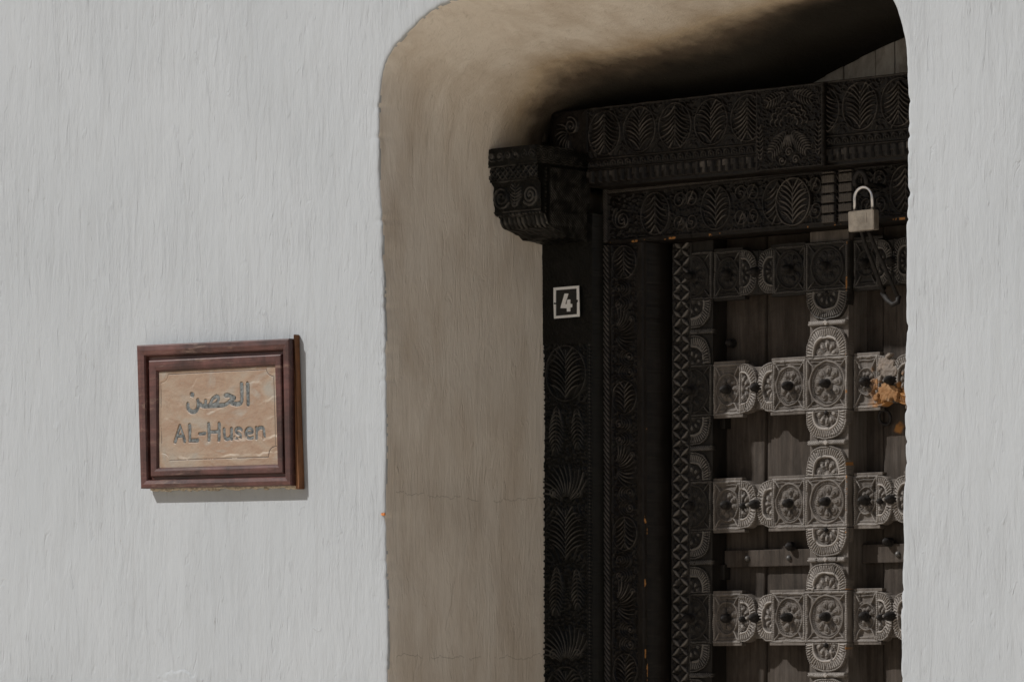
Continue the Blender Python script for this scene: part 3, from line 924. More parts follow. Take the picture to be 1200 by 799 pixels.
# --- bracket (corbel) on the post: profile in depth, carved front and side
def bracket():
    xl = W(571, 177, 0.262)[0] - 0.012
    xr = xl + 0.128
    zt = W(571, 176, 0.262)[1]
    # (depth, z below top in m)
    prof = [(0.260, 0.0), (0.261, 0.026), (0.263, 0.030), (0.268, 0.033), (0.266, 0.056), (0.270, 0.060), (0.275, 0.066), (0.277, 0.116), (0.290, 0.1195), (0.296, 0.134), (0.306, 0.140), (0.335, 0.150), (0.345, 0.157), (0.402, 0.163)]
    P = np.array(prof)
    P = resample(P, 200)
    seg = np.concatenate([[0], np.cumsum(np.hypot(*np.diff(P, axis=0).T))]) * 1000
    nx = 110
    xs = np.linspace(0, 1, nx + 1)
    w = (xr - xl) * 1000
    Sg, Xg = np.meshgrid(seg, xs * w, indexing='ij')
    H = np.full_like(Xg, -1.0)
    H0_[0] = -1.0
    rg = random.Random(8)
    GX, GY = np.meshgrid(xs * w, np.linspace(0, seg[-1], len(seg)))
    G = np.full_like(GX, -1.0)
    for i in range(7):
        m_spiral(G, GX, GY, 9 + i * 18.2, 14, 8.0, rg, 1.3, 1 if i % 2 else -1, 1.0 * i, 1.7)
    for i in range(-2, 12):
        draw(G, GX, GY, [(i * 12, 36), (i * 12 + 22, 58)], 1.5, 3.0, False)
        draw(G, GX, GY, [(i * 12 + 22, 36), (i * 12, 58)], 1.5, 3.0, False)
    m_spiral(G, GX, GY, 34, 92, 21, rg, 2.0, 1, 0.5, 2.4)
    m_rows(G, GX, GY, 66, 112, 46, -math.pi / 2 + .1, 7, rg, 15, .5, 2.6)
    m_spiral(G, GX, GY, 104, 92, 19, rg, 2.0, -1, 2.5, 2.4)
    for i in range(16):
        draw(G, GX, GY, [(4 + i * 8, 124), (5 + i * 8, 124)], 3.0, 3.0, False)
    for i in range(12):
        draw(G, GX, GY, [(5 + i * 11, 134), (5 + i * 11, 150), (5 + i * 11, 162)], 3.6, 3.6)
    for zz_ in (31, 61, 118, 129):
        G[(np.abs(GY - zz_) < 1.4)] = 1.5
    for r_i in range(len(seg)):
        gi = int(np.clip(round(seg[r_i] / seg[-1] * (len(seg) - 1)), 0, len(seg) - 1))
        H[r_i] = G[gi]
    H = H + vnoise(Xg + 30, Sg + 30, 7, 12) * 2.2 + vnoise(Xg, Sg, 22, 13) * 3.0
    # frayed left edge against the plaster
    tn = np.gradient(P, axis=0); tn /= np.hypot(tn[:, 0], tn[:, 1])[:, None]
    nn = np.stack([-tn[:, 1], tn[:, 0]], -1)      # pointing outward: -depth, +z-below
    nn *= np.where(nn[:, 0:1] > 0, -1, 1) * 1.0
    nd = -np.abs(tn[:, 1]); nz = np.abs(tn[:, 0])
    D = P[:, 0:1] + nd[:, None] * H / 1000
    Zb = P[:, 1:2] + nz[:, None] * H / 1000
    tier = (0.277 - np.minimum(P[:, 0:1], 0.277)) * 0.2
    Xw = (xl - tier) + xs[None, :] * (xr - xl + 2 * tier) + 0 * D
    Vv = np.stack([Xw, D, zt - Zb], -1).reshape(-1, 3)
    R, C = D.shape
    ii = np.arange(R * C).reshape(R, C)
    Qf = np.stack([ii[:-1, :-1], ii[1:, :-1], ii[1:, 1:], ii[:-1, 1:]], -1).reshape(-1, 4)
    me = mesh_np('bracket', Vv, Qf, True, np.zeros(len(Vv)), np.clip((H.ravel() + .4) / 2.8, 0, 1))
    o = link('bracket', me, M_post)
    adopt(o, frame)
    # side faces and cap: carved right side as a grid
    nd_ = 90; nz_ = 120
    Zs = np.linspace(0, 0.163, nz_ + 1)
    dfront = np.interp(Zs, P[:, 1], P[:, 0])
    Tt = np.linspace(0, 1, nd_ + 1)
    Zm, Tm = np.meshgrid(Zs, Tt, indexing='ij')
    Dm = dfront[:, None] * (1 - Tm) + 0.403 * Tm
    A, B = Dm * 1000, Zm * 1000
    Hs = np.where(B < 30, 1.8 * frac_r(np.hypot(((A / 17) % 1 - .5) * 17, B - 15) / 4.2, .7), 0)
    Hs = np.where((B > 36) & (A > 300), 1.9 * frac_r((A - np.abs((B % 46) - 23) * 1.1) / 6.2, .8), Hs)
    Hs = np.where((B > 36) & (A < 297), 1.6 * beads(B, A - 288, 7, 2.6), Hs)
    Hs = Hs + vnoise(A, B, 8, 3) * 1.2
    tside = ((0.277 - np.minimum(dfront, 0.277)) * 0.2)[:, None] + 0 * Dm
    for xx, sg, nm in ((xr, 1, 'bracket_side'), (xl, -1, 'bracket_side')):
        Vs = np.stack([xx + sg * (tside + Hs / 1000), Dm, zt - Zm], -1).reshape(-1, 3)
        R, C = Zm.shape
        ii = np.arange(R * C).reshape(R, C)
        Qs = np.stack([ii[:-1, :-1], ii[:-1, 1:], ii[1:, 1:], ii[1:, :-1]], -1).reshape(-1, 4)
        m_ = mesh_np(nm, Vs, Qs if sg > 0 else Qs[:, ::-1], True, np.zeros(len(Vs)), np.clip(Hs.ravel() / 2.2, 0, 1))
        s_ = link(nm, m_, M_post)
        adopt(s_, o)
    cap = box('bracket_cap', xl + 0.001, xr - 0.001, 0.2635, 0.402, zt - 0.012, zt + 0.002, M_post)
    adopt(cap, o)
    return o
bracket_ob = bracket()

# --- upper lintel beam
def upper_fun(X, Y, w, h):
    rg = random.Random(int(w))
    H = np.full_like(X, -2.2)
    H0_[0] = -2.2
    y0 = h * 0.36
    hh = h - y0 - 4
    cell = w / max(1, round(w / 84.0))
    n = int(round(w / cell))
    for k in range(n):
        cx = (k + .5) * cell
        m_palm(H, X, Y, cx, y0 + hh / 2, cell * .96, hh * .98, 1 if k % 2 else -1, rg, 8, 2.2)
        m_fill(H, X, Y, cx, y0 + hh / 2, cell, hh, rg)
    m_voids(H, X, Y, rg, 6000, -2.2, 0, w, y0 + 4, h - 4, 5.5)
    # a row of small budded loops over a row of stepped dentils
    for i in range(int(w / 17.5)):
        cx = (i + .5) * 17.5; cy = h * .285
        th = np.linspace(-.3, math.pi + .3, 9)
        draw(H, X, Y, np.stack([cx + 6.0 * np.cos(th), cy - 2 + 6.5 * np.sin(th)], -1), 1.6, 3.0, False)
        draw(H, X, Y, [(cx, cy - 3), (cx, cy + 1)], 1.9, 3.2)
    H = np.where(np.abs(Y - h * .345) < 1.3, 0.5, H)
    r2 = (Y > h * 0.045) & (Y <= h * 0.20)
    fr = (X / 17.5) % 1
    st = np.where(fr < 0.70, 0.4 + vnoise(X, Y * 0, 17.5, 4) * 1.5, -3.4) - np.where(Y < h * 0.12, 1.8 * (fr < 0.34), 0)
    H = np.where(r2, st, H)
    H = np.where(np.abs(Y - h * .215) < 1.0, 0.3, H)
    H = np.where(Y < h * 0.045, -5, H)
    H = np.where(Y > h - 3, 0.6, H)
    return H
D_UP = 0.362
def up_c(u0, u1, ext=0.0):
    top = lambda u: 133 + (u - 640) * (85 - 133) / (1062 - 640)
    bot = lambda u: 219.5 + (u - 690) * (186 - 219.5) / (1062 - 690)
    if u1 < 690: bot = lambda u: 179.0
    return [W(u0, bot(u0), D_UP), W(u1, bot(u1), D_UP), W(u1, top(u1), D_UP), W(u0, top(u0), D_UP)]
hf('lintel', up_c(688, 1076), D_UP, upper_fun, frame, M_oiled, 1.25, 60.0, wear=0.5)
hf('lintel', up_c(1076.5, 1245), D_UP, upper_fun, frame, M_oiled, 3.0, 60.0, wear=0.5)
def scroll_end(X, Y, w, h):
    d = np.hypot((X - w * .75), (Y - h * .55) * 0.8)
    H = np.full_like(X, -1.8); H0_[0] = -1.8
    rg = random.Random(2)
    m_spiral(H, X, Y, w * .62, h * .62, 17, rg, 1.8, -1, 2.0, 2.2)
    m_fan(H, X, Y, w * .62, h * .45, h * .5, 2.2, 4.6, 8, rg, .3, 2.2, .35)
    rnd = 12 * (1 - np.sqrt(np.clip(1 - np.clip(1 - X / 20, 0, 1) ** 2, 0, 1)))
    return H - rnd
hf('lintel_scroll_end', up_c(640.5, 687.8), D_UP - 0.002, scroll_end, frame, M_oiled, 1.4, 60.0, wear=0.6)
# big proud centre block of the lintel
def keyblock(X, Y, w, h):
    rg = random.Random(3)
    H = np.full_like(X, -2.2)
    H0_[0] = -2.2
    xc, yc = w * .5, h * .47
    # overlapping scallops above, feather lobes to the sides and below
    for ring_, n_ in ((14, 5), (24, 7), (34, 9)):
        for i in range(n_):
            a = math.pi * (i + .5) / n_
            px_, py_ = xc + ring_ * math.cos(a) * 1.05, yc + 8 + ring_ * math.sin(a)
            t = np.linspace(a - 1.3, a + 1.3, 7)
            draw(H, X, Y, np.stack([px_ + 5.8 * np.cos(t), py_ + 5.8 * np.sin(t)], -1), 1.7, 3.4, False)
    for sx in (-1, 1):
        m_rows(H, X, Y, xc + sx * 8, h * .92, w * .34, math.pi / 2 - sx * 1.9, 7, rg, 13, .7, 2.4)
        m_rows(H, X, Y, xc + sx * 6, yc - 2, h * .40, -math.pi / 2 + sx * .75, 9, rg, 15, .6, 2.5)
        m_rows(H, X, Y, xc + sx * w * .43, h * .12, h * .5, math.pi / 2 - sx * .05, 8, rg, 9, .9, 2.2)
        m_spiral(H, X, Y, xc + sx * 15, h * .10, 8, rg, 1.3, sx)
    m_fan(H, X, Y, xc, yc - 4, 26, -2.3, -.8, 7, rg, .0, 2.2, .2)
    m_spiral(H, X, Y, xc, h * .20, 8.5, rg, 1.4, 1)
    m_voids(H, X, Y, rg, 2600, -2.2, 3, w - 3, 3, h - 3, 8.0)
    edge = np.minimum(np.minimum(X, w - X), np.minimum(Y, h - Y))
    return np.where(edge < 2.5, 0.4, H)
kb = [W(886, 201, D_UP - 0.012), W(964, 194, D_UP - 0.012), W(964, 96.5, D_UP - 0.012), W(886, 105.5, D_UP - 0.012)]
hf('lintel_keyblock', kb, D_UP - 0.012, keyblock, frame, M_oiled, 1.15, 13.0, wear=0.5)

# --- lower lintel beam (frame head) and jamb
D_FR = 0.425
def lower_fun(X, Y, w, h):
    rg = random.Random(9)
    ph_ = 13.0
    H = np.full_like(X, -2.2)
    H0_[0] = -2.2
    y0, y1 = 9, h - ph_ - 3
    hh = y1 - y0; yc = (y0 + y1) / 2
    m_spiral(H, X, Y, 48, yc - 6, 20, rg, 2.0, 1, 1.0, 2.2)
    m_spiral(H, X, Y, 48, yc - 6, 28, rg, .6, 1, 2.2, 2.0)
    x = 88; k = 0
    while x < w + 40:
        c = 74 if k % 2 == 0 else 66
        if k % 2 == 0:
            m_palm(H, X, Y, x + c / 2, yc, c * .96, hh, 1 if k % 4 else -1, rg, 6, 2.4)
        else:
            for sy in (-1, 1):
                m_spiral(H, X, Y, x + c * .30, yc + sy * hh * .24, hh * .20, rg, 1.5, sy, 0)
                m_spiral(H, X, Y, x + c * .72, yc + sy * hh * .24, hh * .20, rg, 1.5, -sy, 3.1)
                m_fan(H, X, Y, x + c * .5, yc, hh * .5, sy * .9 + (0 if sy > 0 else -1.35), sy * .9 + (1.35 if sy > 0 else 0), 4, rg, 0, 2, .3)
        x += c; k += 1
    m_voids(H, X, Y, rg, 3500, -2.2, 14, w, y0, y1, 7)
    H = np.where(Y < 9, 0.0, H)
    H = np.where(Y >= y1, 0.2, H)
    H = np.where(Y > h - ph_, 2.6 * rope(X, Y - (h - ph_ / 2), 5.4, ph_ * .42), H)
    H = np.where(X < 14, 2.4 * rope(Y, X - 7, 5.4, 5.5), H)
    H = np.where(Y < 4, -1.2, H)
    return H
def fleck_low(X, Y, w, h):
    n = vnoise(X + 70, Y + 10, 8, 21) + vnoise(X, Y, 3, 22) * .5
    return ((Y < 4.5) & (n > 0.36)).astype(float)
lb = lambda u: 284 + (u - 757) * (258.5 - 284) / (1062 - 757)
lt = lambda u: 229 + (u - 706) * (188 - 229) / (1062 - 706)
def low_c(u0, u1):
    return [W(u0, lb(u0) - 1, D_FR), W(u1, lb(u1) - 1, D_FR), W(u1, lt(u1) - 8, D_FR), W(u0, lt(u0) - 8, D_FR)]
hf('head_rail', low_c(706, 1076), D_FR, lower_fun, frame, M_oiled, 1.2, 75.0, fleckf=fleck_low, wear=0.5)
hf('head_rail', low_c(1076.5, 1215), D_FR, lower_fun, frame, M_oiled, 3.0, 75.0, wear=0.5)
# proud stacked blocks beside the staple and the oval medallion of the lower beam
def stacked(X, Y, w, h):
    f = (Y / 17.0) % 1
    H = np.where(f < 0.16, -3.5, 1.0 + 1.2 * frac_r(X / 4.4, .6))
    H = np.where(np.minimum(X, w - X) < 1.5, -1.0, H)
    return H
for ua, ub in ((963, 979), (983, 1000)):
    f_ = lambda u, dv, dz: W(u, dv, D_FR - 0.004)
    hf('lintel_stacked_block', [W(ua, lb(ua) - 3, D_FR - .004), W(ub, lb(ub) - 3, D_FR - .004), W(ub, lt(ub) + 3, D_FR - .004), W(ua, lt(ua) + 3, D_FR - .004)],
       D_FR - 0.004, stacked, frame, M_oiled, 1.15, 8.0, wear=0.5)
def medal(X, Y, w, h):
    e = np.hypot((X - w / 2) / (w / 2), (Y - h / 2) / (h / 2))
    H = np.full_like(X, -1.5); H0_[0] = -1.5
    m_palm(H, X, Y, w / 2, h / 2, w * .98, h * .98, 1, random.Random(4), 7, 2.6)
    return np.where(e > 1, -5, H)
hf('lintel_medallion', [W(908, lb(908) - 3, D_FR - .002), W(951, lb(951) - 3, D_FR - .002), W(951, lt(951) + 3, D_FR - .002), W(908, lt(908) + 3, D_FR - .002)],
   D_FR - 0.002, medal, frame, M_oiled, 1.15, 5.0, wear=0.5)

def jamb_fun(X, Y, w, h):
    rg = random.Random(12)
    H = np.full_like(X, -2.2)
    H0_[0] = -2.2
    b0, b1 = 22.0, w - 22.0
    cw = b1 - b0; xc = (b0 + b1) / 2
    y = h - 2; k = 0
    while y > -60:
        c = (62, 58, 66, 54)[k % 4]
        cy = y - c / 2
        if k % 4 == 0:
            m_palm(H, X, Y, xc, cy, cw * 1.02, c, 1 if k % 8 else -1, rg, 6, 2.0)
        elif k % 4 in (1, 3):
            sx = 1 if k % 4 == 1 else -1
            for sy in (-1, 1):
                m_spiral(H, X, Y, xc - sx * cw * .22, cy + sy * c * .24, 8.5, rg, 1.4, sy * sx, 0 if sx > 0 else math.pi, 1.8)
                for q in range(3):
                    r_ = 14 + q * 6.0
                    a = np.linspace(-1.15, 1.15, 9) + (0 if sx > 0 else math.pi)
                    draw(H, X, Y, np.stack([np.clip(xc - sx * cw * .22 + r_ * np.cos(a), b0, b1), cy + sy * c * .24 + r_ * .62 * np.sin(a)], -1), 1.7, 3.0)
        else:
            m_fan(H, X, Y, xc - cw * .40, cy, cw * .82, -1.25, 1.25, 12, rg, .3, 2.0, .25)
            m_spiral(H, X, Y, xc + cw * .30, cy + c * .3, 6, rg, 1.2, 1)
        y -= c; k += 1
    m_voids(H, X, Y, rg, 3000, -2.2, b0, b1, 0, h, 7)
    H = np.where((X < b0) | (X > b1), 0.1, H)
    H = np.where(X < 18, 3.0 * rope(Y, X - 9, 9.4, 7.5) - 0.4, H)
    H = np.where((X > w - 9), -1.5, H)
    return H
def fleck_jamb(X, Y, w, h):
    n = vnoise(X * 1.5 + 70, Y * .5 + 10, 9, 31) + vnoise(X, Y, 4, 32) * .6
    n = n + vnoise(X * 0 + 7, Y, 60, 33) * .8
    return ((X > w - 8) & (n > 0.42)).astype(float)
def jc(v0, v1, d=D_FR):
    return [W(707.5, v0, d), W(758.5, v0, d), W(757, v1, d), W(705.5, v1 + 5, d)]
hf('jamb', jc(V_BOT, 283), D_FR, jamb_fun, frame, M_oiled, 1.15, 75.0, fleckf=fleck_jamb, wear=0.5)
# plain lower lengths down to the sill, and the right-hand jamb and post behind the wall's right edge
zB = W(720, V_BOT, D_FR)[1]
xj0, xj1 = W(708, V_BOT, D_FR)[0], W(759, V_BOT, D_FR)[0]
xp0, xp1 = W(633.5, V_BOT, D_POST)[0], W(695, V_BOT, D_POST)[0]
XC = W(968, 600, 0.485)[0]         # axis of the doorway
box('jamb_foot', xj0, xj1, D_FR - 0.001, D_FR + 0.075, 0.0, zB, M_oiled, frame)
box('post_foot', xp0, xp1, D_POST, D_POST + 0.045, 0.0, zB, M_post, frame)
for (xa, xb, da, db, m_, zt_) in ((2 * XC - xj1, 2 * XC - xj0, D_FR + .004, D_FR + .075, M_oiled, W(757, 283, D_FR)[1]), (2 * XC - xp1, 2 * XC - xp0, D_POST + .004, D_POST + .045, M_post, W(690, 250, D_POST)[1])):
    box('jamb' if m_ is M_oiled else 'post', xa, xb, da, db, 0.0, zt_, m_, frame)
box('sill', xp0, 2 * XC - xp0, D_FR - 0.02, 0.56, 0.0, 0.12, M_oiled, frame)

# white pencilled rectangle of old plaster beside the beam end
x0, z0 = W(632.5, 168, 0.385); x1, z1 = W(641, 135, 0.385)
box('plaster_patch', x0, x1, 0.380, 0.388, z0, z1, M_beige, wall, 0.001)

# ================================================================== DOOR LEAVES
DL = 0.485
KL = 0.0075                        # the leaves lean very slightly
def XD(u, d=DL, v=600):
    x, z = W(u, v, d)
    return x - KL * (z - 2.0)
def ZD(v, u=968, d=DL):
    return W(u, v, d)[1]
leafL = thing('carved_door_leaf', 'left carved door leaf with studded rails, patterned stile and the raised centre strip', 'door', (W(870, 600, 0.5)[0], 0.5, 0.0), 'leaves of the double door')
leafR = thing('carved_door_leaf', 'right carved door leaf, half hidden by the wall edge, with an orange patch', 'door', (W(1080, 600, 0.5)[0], 0.5, 0.0), 'leaves of the double door')
rows = [(283, 340.5), (418, 480.5), (557.5, 617.5), (692, 752.5), (826, 887)]   # top, bottom of the square blocks at the centre strip

stud_me = lathe('stud', [(0.0115, 0.0), (0.0115, 0.003), (0.0085, 0.006), (0.0105, 0.010), (0.0100, 0.016), (0.0070, 0.022), (0.0035, 0.0265), (0.0012, 0.028)], 18)
stud_me.materials.append(M_iron)
small_me = lathe('small_stud', [(0.0075, 0.0), (0.0072, 0.004), (0.0055, 0.009), (0.003, 0.012), (0.001, 0.0125)], 14)
small_me.materials.append(M_iron)
rivet_me = lathe('rivet', [(0.0068, 0.0), (0.0066, 0.003), (0.0045, 0.006), (0.0015, 0.0075)], 14)
rivet_me.materials.append(M_rivet)
def stud(x, z, d, parent, me=stud_me, name='stud', s=1.0):
    o = bpy.data.objects.new(name, me)
    COL.objects.link(o)
    o.location = (x + KL * (z - 2.0), d, z)
    o.rotation_euler = (random.uniform(-.08, .08), random.uniform(0, 6.28), random.uniform(-.08, .08))
    s *= 0.74
    o.scale = (s, s * random.uniform(.85, 1.1), s)
    adopt(o, parent)
    return o

# --- centre strip (astragal)
DA = 0.474
ast = bpy.data.objects.new('cover_strip', None); COL.objects.link(ast)
xa0, xa1 = XD(944.2, DA), XD(993.2, DA)
# solid core carrying the carved pieces
core_me, cc = box_mesh('cover_strip', xa0 + 0.004, xa1 - 0.003, DA + 0.006, 0.535, 0.0, W(968, 270, DA)[1], 0.001, KL)
bpy.data.objects.remove(ast)
ast = link('cover_strip', core_me, M_leaf, None, cc)
adopt(ast, leafL)
def fleck_side(X, Y, w, h):
    n = vnoise(X + 7, Y, 10, 41 + _seed[0]) + vnoise(X, Y, 4, 42) * .5
    return ((X > w - 3.0) & (n > 0.36)).astype(float)
for i, (vt, vb) in enumerate(rows):
    zt_, zb_ = ZD(vt, 968, DA), ZD(vb, 968, DA)
    if i < 4:
        hf('carved_block', rect(xa0, xa1, zb_, zt_, KL), DA, carved_block(9 if i % 2 else 8, ph=0.2 * i), ast, M_leaf if i else M_stile, 0.95, 14.0, fleckf=fleck_side)
        stud((xa0 + xa1) / 2, (zt_ + zb_) / 2, DA + 0.002, ast)
        # shell below, band, shell above next row
        z1_ = ZD(vb + 0.6, 968, DA); z2_ = ZD(vb + 34.5, 968, DA)
        hf('carved_shell', rect(xa0 + 0.0005, xa1 - 0.0005, z2_, z1_, KL), DA + 0.0005, carved_shell('top', 5), ast, M_leaf if i else M_stile, 0.95, 18.0, fleckf=fleck_side)
        stud((xa0 + xa1) / 2, z1_ - 0.004, DA + 0.001, ast, small_me, 'small_stud', 0.8)
        z3_ = ZD(vb + 41, 968, DA)
        hf('carved_band', rect(xa0 + 0.005, xa1 - 0.003, z3_, z2_ - 0.0006, KL), DA - 0.001, carved_band, ast, M_leaf, 0.95, 18.0)
        z4_ = ZD(rows[i + 1][0] - 0.6, 968, DA)
        hf('carved_shell', rect(xa0 + 0.0005, xa1 - 0.0005, z4_, z3_ - 0.0006, KL), DA + 0.0005, carved_shell('bottom', 5), ast, M_leaf, 0.95, 18.0, fleckf=fleck_side)

# --- rails
def rail(i, side):
    vt, vb = rows[i]
    zt_, zb_ = ZD(vt + 0.8, 968, DL), ZD(vb - 0.2, 968, DL)
    zc = (zt_ + zb_) / 2
    mat = M_stile if i == 0 else M_leaf
    par = leafL if side == 'L' else leafR
    dR = DL + 0.004
    if side == 'L':
        us = [836, 868.5, 887, 905.5, 944]
    else:
        us = [999.5, 1029.5, 1046, 1063, 1096]
    X_ = [XD(u, dR) for u in us]
    if side == 'R':
        X_[0] = xa1 + 0.026        # rebate gap beside the centre strip
        X_[0] = XD(1000.5, dR)
    r_me, c_ = box_mesh('rail', X_[0], X_[-1], dR + 0.0065, 0.526, zb_ + 0.008, zt_ - 0.008, 0.001, KL)
    r_ = link('rail', r_me, mat, None, c_)
    adopt(r_, par)
    rs = 1.0
    smear = None
    if side == 'R' and i == 1:
        def smear(X, Y, w, h):
            n = vnoise(X + 15, Y + 8, 9, 77) * 1.5 + vnoise(X, Y, 3.5, 78) * .7
            return np.clip((0.50 - Y / h + n * .55) * 3.0, 0, 1) * np.clip(0.9 + n, 0, 1)
    hf('carved_block', rect(X_[0], X_[1] - .0004, zb_, zt_, KL), dR, carved_block((8, 9, 8, 7)[i], .3 * i), r_, mat, rs, 14.0, fleckf=(lambda X, Y, w, h: smear(X, Y, w, h) * np.clip(X / w * 2 - 1.0, 0, 1)) if smear else None)
    hf('carved_shell', rect(X_[1], X_[2] - .0006, zb_ + .001, zt_ - .001, KL), dR + .0005, carved_shell('left', 5, 14.0, webbed=(0.97 if i == 0 else 0.62), flutes=26), r_, mat, rs, 14.0, fleckf=smear)
    hf('carved_shell', rect(X_[2] + .0006, X_[3], zb_ + .001, zt_ - .001, KL), dR + .0005, carved_shell('right', 5, 14.0, webbed=(0.97 if i == 0 else 0.62), flutes=26), r_, mat, rs, 14.0, fleckf=smear)
    hf('carved_block', rect(X_[3] + .0004, X_[4], zb_, zt_, KL), dR, carved_block(8, .5 * i + .2), r_, mat, rs, 14.0)
    # capping fillets along top and bottom edges, a little uneven
    for (zz0, zz1) in ((zt_ - .001, zt_ + .0045), (zb_ - .0045, zb_ + .001)):
        for j in (0, 3):
            e = random.uniform(0.002, 0.010)
            xa_, xb_ = (X_[j], X_[j + 1] + e) if j == 0 else (X_[j] - e, X_[j + 1])
            box('fillet', xa_, xb_, dR - 0.0005, dR + 0.012, zz0, zz1, mat, r_, 0.001, KL)
    stud((X_[0] + X_[1]) / 2, zc, dR + .001, r_)
    stud(X_[2], zc, dR - .001, r_)
    stud((X_[3] + X_[4]) / 2, zc, dR + .001, r_)
    if i >= 2:
        stud(X_[1] + .004, zc - .002, dR, r_, small_me, 'small_stud')
    return r_
rails_R = []
for i in range(4):
    rail(i, 'L')
    rails_R.append(rail(i, 'R'))

# --- left stile: lattice strip and inner column of carved pieces
def lattice(X, Y, w, h):
    m = 3.0
    cw = w - 2 * m
    cell = 30.5
    a = (X - w / 2) / (cw / 2)
    b = ((Y / cell) % 1 - .5) * 2
    H = np.full_like(X, -2.2)
    for s in (1, -1):
        t = (a + s * b) / 2
        d = (a - s * b) / 2
        lens = 0.30 * np.sin(np.pi * np.clip(np.abs(t), 0, 1))
        H = np.maximum(H, -2.2 + 4.6 * np.clip(1 - np.abs(d) / np.maximum(lens, .02), 0, 1) ** 0.8)
    e = np.abs(a) + np.abs(b)
    H = np.maximum(H, -2.2 + 2.0 * rid((e - 1) * 10, 1.2))
    # side darts
    H = np.maximum(H, -2.2 + 2.4 * np.clip(1 - (np.abs(np.abs(a) - 0.95) + np.abs(b) * 1.2) * 2.2, 0, 1))
    return np.where(np.abs(a) > 1, 0.3, H)
zbS, ztS = W(811, V_BOT, DL)[1], W(811, 284, DL)[1]
xs0, xs1, xs2 = XD(787.5), XD(809.5), XD(833.5)
st_me, c_ = box_mesh('stile', xs0, xs2, DL + 0.003, 0.54, 0.0, ztS + 0.02, 0.001, KL)
stile = link('stile', st_me, M_stile, None, c_)
adopt(stile, leafL)
hf('lattice_strip', rect(xs0, xs1, zbS, ztS, KL), DL - 0.001, lattice, stile, M_stile, 1.0, 12.0, wear=0.4)
for i, (vt, vb) in enumerate(rows):
    zt_, zb_ = ZD(vt, 968, DL), ZD(vb, 968, DL)
    if i == 4: break
    def half(X, Y, w, h, i=i):
        f = carved_block(9, 0.2 * i)
        full = f(X + w * 0.92, Y, w * 1.92, h)
        return np.where(X < 1.2, 0.3, full)
    hf('carved_block', rect(xs1 + .0004, xs2, zb_, zt_, KL), DL, half, stile, M_stile, 1.0, 12.0, wear=.4)
    stud(xs1 + 0.002, (zt_ + zb_) / 2, DL - .001, stile)
    z2_ = ZD(vb + 34.5, 968, DL); z3_ = ZD(vb + 41, 968, DL); z4_ = ZD(rows[i + 1][0] - .6, 968, DL)
    def qshell(dirn):
        f = carved_shell(dirn, 5, 12.0)
        def g_(X, Y, w, h):
            return np.maximum(f(X + w * 0.95, Y, w * 1.95, h), -12.0)
        return g_
    hf('carved_shell', rect(xs1 + .0006, xs2 - .001, z2_, zb_ - .0008, KL), DL + .0005, qshell('top'), stile, M_stile, 1.0, 12.0, wear=.4)
    hf('carved_band', rect(xs1 + .0006, xs2 + .003, z3_, z2_ - .0006, KL), DL - .0005, lambda X, Y, w, h: np.maximum(.4, 3 * rope(X, Y - h / 2, 4.2, h * .45)), stile, M_stile, 1.0, 12.0, wear=.4)
    hf('carved_shell', rect(xs1 + .0006, xs2 - .001, z4_, z3_ - .0008, KL), DL + .0005, qshell('bottom'), stile, M_stile, 1.0, 12.0, wear=.4)
# inner batten behind the stile, with its short step pieces
zt_all = W(900, 272, 0.52)[1]
bt = box('backing_batten', XD(830, .512), XD(845, .512), 0.512, 0.535, 0.0, zt_all, M_stile, leafL, .0012, KL)
for vv in (493, 610, 677 - 7, 745):
    box('batten_step', XD(843, .509), XD(849, .509), 0.509, 0.530, ZD(vv + 9, 850, .51), ZD(vv - 9, 850, .51), M_stile, leafL, .001, KL)

# --- planks behind the rails
DP = 0.527
def plank(u0, u1, par, dd=0.0, nm='plank', flk=None, res=4.0, coords=None):
    x0_, x1_ = (XD(u0, DP), XD(u1, DP)) if coords is None else coords
    zb_ = 0.12
    zt2 = zt_all
    zmid = W(900, V_BOT, DP)[1]
    def pf(X, Y, w, h):
        e = np.minimum(X, w - X)
        H = np.where(e < 1.2, -1.5, 0.0)
        return H + vnoise(X * 1.6 + 31, Y * 0.12 + 5, 9.0, int(abs(u0)) % 50) * 1.3 + vnoise(X + 9, Y * 0.3, 40, 7) * 2.2
    return hf(nm, rect(x0_ + .0012, x1_ - .0012, zb_, zt2, KL), DP + dd, pf, par, M_plank, res, 18.0, wear=0.0, fleckf=flk)
plank(822, 849, leafL, .001)
plank(850, 897, leafL, -.001)
plank(897.6, 960, leafL, .002)
plank(988, 1034, leafR, .003)
def patch_fleck(X, Y, w, h):
    # rusty orange smear near the second opening on the right
    zc = (ZD(501, 1053, DP) - 0.12) * 1000
    xc = (XD(1054, DP) - XD(1034.6, DP)) * 1000
    e = np.hypot((X - xc) / 13, (Y - zc) / 9) + vnoise(X + 20, Y + 9, 7, 3) * .9
    return np.clip((1 - e) * 2.5, 0, 1)
plank(1034.6, 1086, leafR, 0.0, flk=patch_fleck, res=2.5)
plank(1086.6, 1140, leafR, 0.001)
# right stile, hidden from here but there
box('stile', 2 * XC - xs2, 2 * XC - xs0, DL + .004, 0.54, 0.0, ztS + 0.02, M_stile, leafR, .0015)
for par, ua, ub in ((leafL, 836, 944), (leafR, 1001, 1096)):
    for z0_, z1_ in ((0.12, 0.26), (0.74, 0.83), (1.12, 1.21)):
        box('rail', XD(ua), XD(ub), DL + .004, .526, z0_, z1_, M_leaf, par, .002, 0)
